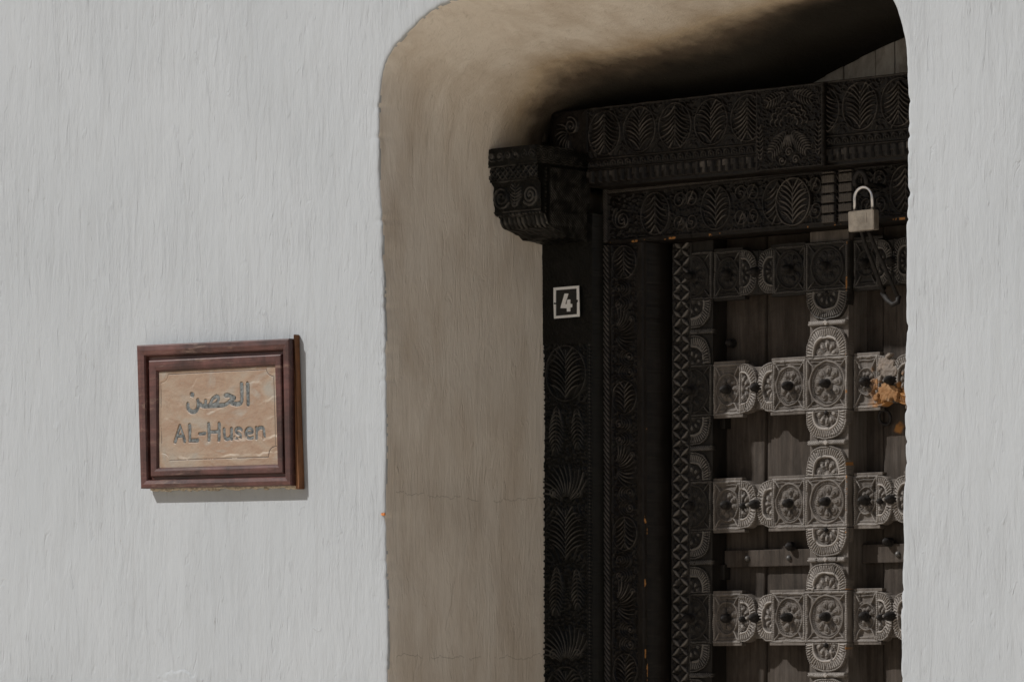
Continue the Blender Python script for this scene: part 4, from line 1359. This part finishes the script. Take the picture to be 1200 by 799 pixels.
# --- battens (straps) across the planks with rivets
def strap(u0, u1, v0, v1, par, riv):
    d = DP - 0.011
    zt_, zb_ = ZD(v0, 900 if par is leafL else 1040, d), ZD(v1, 900 if par is leafL else 1040, d)
    o = box('strap', XD(u0, d), XD(u1, d), d, d + .012, zb_, zt_, M_plank, par, .0015, KL)
    for (u, v) in riv:
        x, z = W(u, v, d - .006)
        stud(x - KL * (z - 2), z, d, o, rivet_me, 'rivet')
strap(849, 949, 643.5, 663.5, leafL, [(873.5, 654), (922.5, 653.5)])
strap(992, 1084, 637, 659, leafR, [(1050, 649)])
for (u, v, par) in ((924.5, 640, leafL), (1039, 635, leafR), (851, 402, leafL), (848, 460, leafL)):
    x, z = W(u, v, DP - .02)
    stud(x - KL * (z - 2), z, DP - (.01 if v > 600 else 0), par)
# ring on the right leaf
x, z = W(1036, 489, DP - .01)
ring_pts = [(x + .0125 * math.cos(a), DP - .008 - .003 * math.sin(a), z + .0125 * math.sin(a)) for a in np.linspace(0, 2 * math.pi, 20)[:-1]]
rg = tube('pull_ring', ring_pts, .0028, M_iron, leafR, 8, closed=True)

# orange and pale filler lump on the right leaf's rail
def lump(X, Y, w, h):
    e = np.hypot((X - w * .5) / (w * .5), (Y - h * .5) / (h * .5)) + vnoise(X + 11, Y + 5, 12, 8) * .7 + vnoise(X + 3, Y + 2, 5, 9) * .35
    base = 1.6 * np.sqrt(np.clip(1 - e, 0, 1)) + vnoise(X, Y, 4, 10) * 2.0
    return np.where(e > 0.9, -9, base - 0.6)
def lump_f(X, Y, w, h):
    return 1.0 - Y / h * 0.9
x0, z0 = W(1024, 473, DL - .002); x1, z1 = W(1057, 447, DL - .002)
hf('filler_lump', rect(x0, x1, z0, z1), DL - .003, lump, leafR, M_filler, 1.0, 9.0, fleckf=lambda X, Y, w, h: 0.85 - 0.1 * Y / h, wear=.5)
x0, z0 = W(1027, 451, DL - .001); x1, z1 = W(1051, 413, DL - .001)
hf('filler_lump', rect(x0, x1, z0, z1), DL + .000, lump, leafR, M_filler, 1.0, 9.0, fleckf=lambda X, Y, w, h: 0.30 + 0 * Y, wear=.5)

# the hidden right-hand side repeats the left: mirrored copies that share the carved meshes
def wloc(o):
    L = Vector(o.location); p = o.parent
    while p is not None:
        L += p.location; p = p.parent
    return L
def mirror(o, parent, dx=0.0):
    c = o.copy()
    COL.objects.link(c)
    c.parent = None
    L = wloc(o)
    c.location = (2 * XC - L.x + dx, L.y, L.z)
    c.scale.x *= -1
    adopt(c, parent)
    return c
r_stile = [o for o in leafR.children if o.name.startswith('stile')][0]
for ch in list(stile.children):
    mirror(ch, r_stile)
for o in list(frame.children):
    if o.name in ('jamb', 'post'):
        mirror(o, frame, -0.002)

# ================================================================== STAPLE, PADLOCK, HASP
DK = 0.385
x, z = W(1010, 215, DK)
stp = []
for a in np.linspace(-0.15, math.pi + 0.15, 16):
    stp.append((x + .0125 * math.cos(a), DK - .004, z + .002 + .017 * math.sin(a)))
stp = [(stp[0][0], D_FR + .01, stp[0][2] - .002)] + [(stp[0][0], DK + .01, stp[0][2] - .002)] + stp + [(stp[-1][0], DK + .01, stp[-1][2] - .002), (stp[-1][0], D_FR + .01, stp[-1][2] - .002)]
staple = tube('iron_staple', stp, .0042, M_iron, None, 10)
staple['label'] = 'small black iron staple driven into the carved lintel above the padlock'
staple['category'] = 'staple'

lock = thing('padlock', 'closed steel padlock with bright shackle hanging from the lintel staple', 'padlock')
xl_, zl_ = W(993.4, 272, .372); xr_, zr_ = W(1023.6, 268, .372)
xt_, zt_ = W(1023.2, 244, .372)
lw, lh = xr_ - xl_, zt_ - zr_
lw *= 0.95
lock.location = (xl_ + .001, .380, zl_)
bm = bmesh.new()
bmesh.ops.create_cube(bm, size=1)
for v in bm.verts:
    v.co = Vector(((v.co.x + .5) * lw, v.co.y * .017, (v.co.z + .5) * lh + 0))
bmesh.ops.bevel(bm, geom=bm.edges[:], offset=.0014, segments=3, affect='EDGES')
bme = bpy.data.meshes.new('body'); bm.to_mesh(bme); bm.free()
bo = link('body', bme, M_brass, lock)
# shackle
sh = []
cx_ = lw * .52
rw = lw * .345
for a in np.linspace(0, math.pi, 18):
    sh.append((cx_ + rw * math.cos(a), 0, lh + .021 + rw * 1.02 * math.sin(a)))
sh = [(cx_ + rw, 0, lh - .004)] + sh + [(cx_ - rw, 0, lh - .004)]
s_ob = tube('shackle', [(p[0], p[1], p[2]) for p in sh], .0032, M_steel, None, 12)
s_ob.parent = lock
# keyed maker's panel pressed lightly in the body
pl_ = bpy.data.objects.new('face_panel', box_mesh('face_panel', lw * .28, lw * .74, -.0092, -.0084, lh * .34, lh * .80, .0004)[0])
COL.objects.link(pl_); pl_.data.materials.append(M_brass); pl_.parent = lock
pl_.location = (lw * .51, -.0088, lh * .60)
lock.rotation_euler = (0, math.radians(-1.5), math.radians(3))

hasp = thing('iron_hasp', 'long black iron hasp link hanging slantwise below the padlock', 'hasp', (W(1030, 300, .45)[0], .45, W(1030, 300, .45)[1]))
def hp(u, v, d): 
    x, z = W(u, v, d); return (x, d, z)
tube('bar', [hp(1009, 268, .400), hp(1013, 284, .415), hp(1025, 315, .44), hp(1037, 347, .455)], .0036, M_iron, hasp)
tube('bar', [hp(1017, 268, .400), hp(1023, 284, .415), hp(1037, 314, .44), hp(1053, 350, .455)], .0036, M_iron, hasp)
tube('knuckle', [hp(1034, 343, .456), hp(1040, 352, .450), hp(1046, 357, .450), hp(1052, 354, .452), hp(1053, 347, .456)], .0045, M_iron, hasp)
tube('end_loop', [hp(1009, 270, .400), hp(1008, 262, .398), hp(1011, 258, .398), hp(1015, 262, .398), hp(1017, 270, .400)], .0036, M_iron, hasp)

# ================================================================== HOUSE NUMBER
DN = D_POST - 0.006
sign = thing('number_sign', 'small black square sign with white border and numeral 4 on the door post', 'sign', (W(663, 355, DN)[0], DN, W(663, 355, DN)[1]))
def zpx(X, Y): return (640 + X / 14.52, 325 + Y / 14.52)
def poly(name, px, d, thick, mat, parent, conv=zpx, holes=None):
    bm = bmesh.new()
    vs = []
    for p in px:
        x, z = W(*conv(*p), d)
        vs.append(bm.verts.new((x, d, z)))
    f = bm.faces.new(vs)
    bmesh.ops.recalc_face_normals(bm, faces=[f])
    r = bmesh.ops.extrude_face_region(bm, geom=[f])
    for v in r['geom']:
        if isinstance(v, bmesh.types.BMVert):
            v.co.y += thick
    bmesh.ops.triangulate(bm, faces=bm.faces[:])
    bmesh.ops.recalc_face_normals(bm, faces=bm.faces[:])
    c0 = sum((v.co for v in bm.verts), Vector()) / len(bm.verts)
    for v in bm.verts: v.co -= c0
    me = bpy.data.meshes.new(name); bm.to_mesh(me); bm.free()
    o = link(name, me, mat, None, tuple(c0))
    adopt(o, parent)
    return o
poly('plate', [(122, 180), (556, 142), (566, 662), (132, 700)], DN, .004, M_signb, sign)
db = DN - .0012
poly('border', [(122, 178), (556, 140), (556, 186), (126, 222)], db, .0012, M_signw, sign)
poly('border', [(132, 660), (566, 622), (566, 666), (134, 702)], db, .0012, M_signw, sign)
for seg_ in ([(124, 222), (162, 219), (162, 432), (150, 436), (150, 455), (162, 460), (162, 658), (132, 660), (124, 440)],
             [(518, 189), (556, 186), (561, 380), (566, 622), (524, 626), (524, 425), (540, 420), (540, 385), (520, 378)]):
    poly('border', seg_, db, .0012, M_signw, sign)
poly('numeral', [(312, 276), (374, 276), (322, 455), (350, 453), (356, 388), (370, 378), (408, 376), (408, 450), (440, 452), (438, 510), (408, 512), (406, 580), (352, 582), (350, 524), (244, 524), (250, 490)],
     db, .0012, M_signw, sign)
for (X_, Y_) in ((152, 445), (532, 402)):
    x, z = W(*zpx(X_, Y_), DN)
    o = bpy.data.objects.new('screw', small_me); COL.objects.link(o)
    o.location = (x, DN, z); o.scale = (.22, .25, .22)
    adopt(o, sign)

# ================================================================== PLAQUE
plq = thing('framed_plaque', 'maroon wooden frame holding a peach stone plaque lettered AL-Husen and Arabic', 'sign', (W(250, 490, 0)[0], -.002, W(250, 572, 0)[1]))
DF = -0.0245
# corner px of the front face outline
OUT = [(164.5, 572.3), (340.9, 568.6), (338.6, 396.5), (159.6, 404.5)]     # bl br tr tl
TAB = [(187.4, 547.0), (325.8, 542.6), (322.7, 430.2), (187.2, 437.2)]     # tablet as seen, depth ~ -0.020
DT = -0.0165
oc = [np.array(W(u, v, DF)) for u, v in OUT]
tc_ = [np.array(W(u, v, DT)) for u, v in TAB]
def mitre_piece(name, s, e, t0, t1, prof, parent):
    """frame member between corners s and e; t = fraction from outer (0) to tablet edge (1); prof (t, depth)"""
    V_, F_ = [], []
    n = 8
    for i in range(n + 1):
        f = i / n
        a0, a1 = oc[s], oc[e]; b0, b1 = tc_[s], tc_[e]
        for (t, d) in prof:
            P0 = a0 * (1 - t) + b0 * t; P1 = a1 * (1 - t) + b1 * t
            p = P0 * (1 - f) + P1 * f
            V_.append((p[0], d, p[1]))
    k = len(prof)
    for i in range(n):
        for j in range(k):
            a = i * k + j; b = i * k + (j + 1) % k
            F_.append((a, b, b + k, a + k))
    F_.append(tuple(range(k)))
    F_.append(tuple(n * k + j for j in range(k))[::-1])
    V_ = np.array(V_); c0 = V_.mean(0)
    me = bpy.data.meshes.new(name)
    me.from_pydata([tuple(v) for v in V_ - c0], [], F_)
    bm = bmesh.new(); bm.from_mesh(me)
    bmesh.ops.recalc_face_normals(bm, faces=bm.faces[:])
    bmesh.ops.triangulate(bm, faces=[f for f in bm.faces if len(f.verts) > 4])
    bm.to_mesh(me); bm.free()
    o = link(name, me, M_frame, None, tuple(c0))
    adopt(o, parent)
    return o
sides = [(0, 1), (1, 2), (2, 3), (3, 0)]
for s, e in sides:
    mitre_piece('frame_moulding', s, e, 0, .4, [(0.0, -.008), (0.0, -.0228), (0.05, DF), (0.20, DF - .0008), (0.36, -.0238), (0.40, -.0210), (0.41, -.008)], plq)
    mitre_piece('inner_moulding', s, e, .4, 1, [(0.412, -.008), (0.412, -.0150), (0.53, -.0160), (0.56, -.0210), (0.60, -.0222), (0.80, -.0222), (0.90, -.0212), (0.955, -.0180), (0.965, -.008)], plq)
# tablet heightfield with engraved letters and line
def zt_px(X, Y): return (195 + X / 9.4, 440 + Y / 9.4)
strokes = [  # zoomed-photo coordinates: Arabic, then Latin
    [(893, 92), (896, 200), (900, 316)],
    [(826, 92), (830, 180), (832, 262), (822, 298), (798, 312), (760, 314), (715, 300)],
    [(648, 218), (680, 213), (715, 232), (760, 246), (718, 262), (690, 290), (655, 316), (620, 326)],
    [(630, 325), (560, 330), (480, 336), (420, 338), (378, 330), (372, 312)],
    [(480, 318), (498, 270), (530, 235), (562, 226), (578, 252), (560, 300), (520, 322), (470, 326)],
    [(432, 278), (428, 318), (440, 334)],
    [(345, 272), (352, 320), (340, 372), (310, 398), (275, 400), (245, 378), (232, 345), (236, 315)],
    [(276, 208), (290, 214)],
    [(95, 730), (148, 555), (200, 722)], [(115, 668), (185, 664)],
    [(255, 548), (256, 716), (342, 712)],
    [(362, 642), (425, 636)],
    [(464, 535), (468, 710)], [(580, 530), (578, 708)], [(468, 622), (578, 618)],
    [(634, 590), (636, 670), (655, 704), (690, 694), (712, 665)], [(714, 585), (716, 700)],
    [(826, 596), (800, 576), (768, 584), (758, 612), (780, 634), (812, 648), (822, 676), (800, 698), (762, 694), (752, 680)],
    [(874, 634), (950, 628), (944, 596), (912, 576), (880, 590), (868, 634), (882, 676), (914, 694), (950, 682)],
    [(990, 575), (992, 692)], [(992, 606), (1020, 574), (1056, 570), (1072, 598), (1076, 690)],
]
widths = [42, 42, 37, 40, 35, 36, 41, 44] + [38, 29, 40, 30, 39, 39, 30, 34, 34, 31, 31, 33, 35]
def seg_dist(X, Z, P):
    dmin = np.full(X.shape, 9.0)
    for (x0, z0), (x1, z1) in zip(P[:-1], P[1:]):
        dx, dz = x1 - x0, z1 - z0
        L2 = dx * dx + dz * dz + 1e-12
        t = np.clip(((X - x0) * dx + (Z - z0) * dz) / L2, 0, 1)
        dmin = np.minimum(dmin, np.hypot(X - x0 - t * dx, Z - z0 - t * dz))
    return dmin
def smooth_line(P, k=3):
    P = np.array(P, float)
    if len(P) < 4: return P
    for _ in range(2):
        Q = [P[0]]
        for a, b in zip(P[:-1], P[1:]):
            Q += [a * .75 + b * .25, a * .25 + b * .75]
        Q.append(P[-1]); P = np.array(Q)
    return P
stw = [[W(*zt_px(*p), DT) for p in smooth_line(s)] for s in strokes]
# border line with notched corners (zoom 3.475 of region 140,370)
def zb_px(X, Y): return (140 + X / 3.475, 370 + Y / 3.475)
arc = lambda cx, cy, r, a0, a1: [(cx + r * math.cos(math.radians(a)), cy + r * math.sin(math.radians(a))) for a in np.linspace(a0, a1, 7)]
bl_pts = [(200, 238)] + [(598, 218)] + arc(628, 216, 30, 180, 90) + [(636, 530)] + arc(640, 562, 32, 270, 180) + [(606, 574), (205, 588)] + arc(172, 590, 32, 0, -90) + [(168, 280)] + arc(168, 243, 30, 90, 0) + [(200, 238)]
line_w = [W(*zb_px(*p), DT) for p in bl_pts]
grid_inf = {}
def tablet_world(X, Y, w, h):
    S, T = X / w, Y / h
    bl, br, tr, tl = cT
    xw = (bl[0] * (1 - S) + br[0] * S) * (1 - T) + (tl[0] * (1 - S) + tr[0] * S) * T
    zw = (bl[1] * (1 - S) + br[1] * S) * (1 - T) + (tl[1] * (1 - S) + tr[1] * S) * T
    return xw, zw
cen = sum(tc_) / 4
cT = [c + (c - cen) * 0.03 for c in tc_]
pxm = 1 / 9.4 * 0.00152      # zoom px -> metres (vertical scale)
def tab_fun(X, Y, w, h):
    xw, zw = tablet_world(X, Y, w, h)
    D = np.full(X.shape, 9.0)
    for s, wd in zip(stw, widths):
        D = np.minimum(D, seg_dist(xw, zw, s) - wd * pxm * 0.5 * 1.3)
    H = np.where(D < 0, -1.5, 0.0)
    ld = seg_dist(xw, zw, line_w)
    H = np.where(ld < 0.0010, -0.6, H)
    return H + vnoise(X, Y, 20, 2) * .4
tab = hf('stone_tablet', [tuple(c) for c in cT], DT, tab_fun, plq, M_tablet, 0.75, 8.0, wear=0.12)
# paint in the letters: ribbons lying in the engraving
def ribbon(name, P, wd, d, mat, parent):
    P = [np.array(p) for p in P]
    n = len(P); V_, F_ = [], []
    for i, p in enumerate(P):
        a = P[max(i - 1, 0)]; b = P[min(i + 1, n - 1)]
        t = (b - a) / (np.linalg.norm(b - a) + 1e-9)
        nn = np.array([-t[1], t[0]])
        ext = (-t * wd * .3 if i == 0 else t * wd * .3 if i == n - 1 else 0)
        for s in (-1, 1):
            q = p + ext + nn * wd * .5 * s
            V_.append((q[0], d + i * 1.2e-5, q[1]))
    for i in range(n - 1):
        F_.append((2 * i, 2 * i + 1, 2 * i + 3, 2 * i + 2))
    k = len(V_)
    V2 = V_ + [(x, y + .0012, z) for x, y, z in V_]
    F2 = F_ + [tuple(k + q for q in f[::-1]) for f in F_]
    for i in range(n - 1):
        F2.append((2 * i, 2 * i + 2, k + 2 * i + 2, k + 2 * i)); F2.append((2 * i + 1, k + 2 * i + 1, k + 2 * i + 3, 2 * i + 3))
    V2 = np.array(V2); c0 = V2.mean(0)
    me = bpy.data.meshes.new(name)
    me.from_pydata([tuple(v) for v in V2 - c0], [], F2)
    me.update()
    o = link(name, me, mat, None, tuple(c0))
    adopt(o, parent)
    return o
LW = 0.0018
for i_, (s, wd) in enumerate(zip(stw, widths)):
    ribbon('letter_stroke', s, wd * pxm * 1.12, DT + .0004 + .00004 * i_, M_letter, tab)
ribbon('border_line', line_w, .0012, DT + .0003, M_line, tab)
# backing: inner carcass, taller batten at the right, dusty ledge below
bl, br, tr, tl = oc
def quad_box(name, pts, y0, y1, mat, parent):
    V_ = [(p[0], y0, p[1]) for p in pts] + [(p[0], y1, p[1]) for p in pts]
    F_ = [(0, 1, 2, 3), (7, 6, 5, 4), (0, 4, 5, 1), (1, 5, 6, 2), (2, 6, 7, 3), (3, 7, 4, 0)]
    bm = bmesh.new()
    vs = [bm.verts.new(v) for v in V_]
    for f in F_: bm.faces.new([vs[i] for i in f])
    bmesh.ops.recalc_face_normals(bm, faces=bm.faces[:])
    bmesh.ops.bevel(bm, geom=bm.edges[:], offset=.0012, segments=2, affect='EDGES')
    c0 = sum((v.co for v in bm.verts), Vector()) / len(bm.verts)
    for v in bm.verts: v.co -= c0
    me = bpy.data.meshes.new(name); bm.to_mesh(me); bm.free()
    o = link(name, me, mat, None, tuple(c0))
    adopt(o, parent)
    return o
ins = lambda c, k: (c[0] + (k if c in () else 0), c[1])
quad_box('backing_board', [(bl[0] + .004, bl[1] + .003), (br[0] - .003, br[1] + .003), (tr[0] - .003, tr[1] - .003), (tl[0] + .004, tl[1] - .003)], -.010, -.001, M_frame, plq)
# side batten whose right face shows
xb1 = W(357.6, 572, 0.0)[0]; xt1 = W(351.2, 392, 0.0)[0]
zbt, zbb = W(351, 391.5, -.012)[1], W(357, 572.5, -.012)[1]
quad_box('side_batten', [(br[0] + .0006, zbb), (xb1, zbb), (xt1, zbt), (tr[0] + .0006, zbt)], -.014, 0.0, M_batten, plq)
# dusty ledge under the frame
def dust_f(X, Y, w, h):
    return np.where(Y < 2.5 + vnoise(X + 4, Y, 6, 4) * 7, -8.0, 0.0 + vnoise(X, Y, 3, 8) * 2)
zb_l = W(172, 581, -.004)[1]
hf('dust_crust', [(bl[0] + .010, bl[1] - .006), (br[0] - .002, br[1] - .006), (br[0] - .002, br[1] + .002), (bl[0] + .010, bl[1] + .002)], -.009, dust_f, plq, M_dust, 1.2, 8.0, wear=.4)
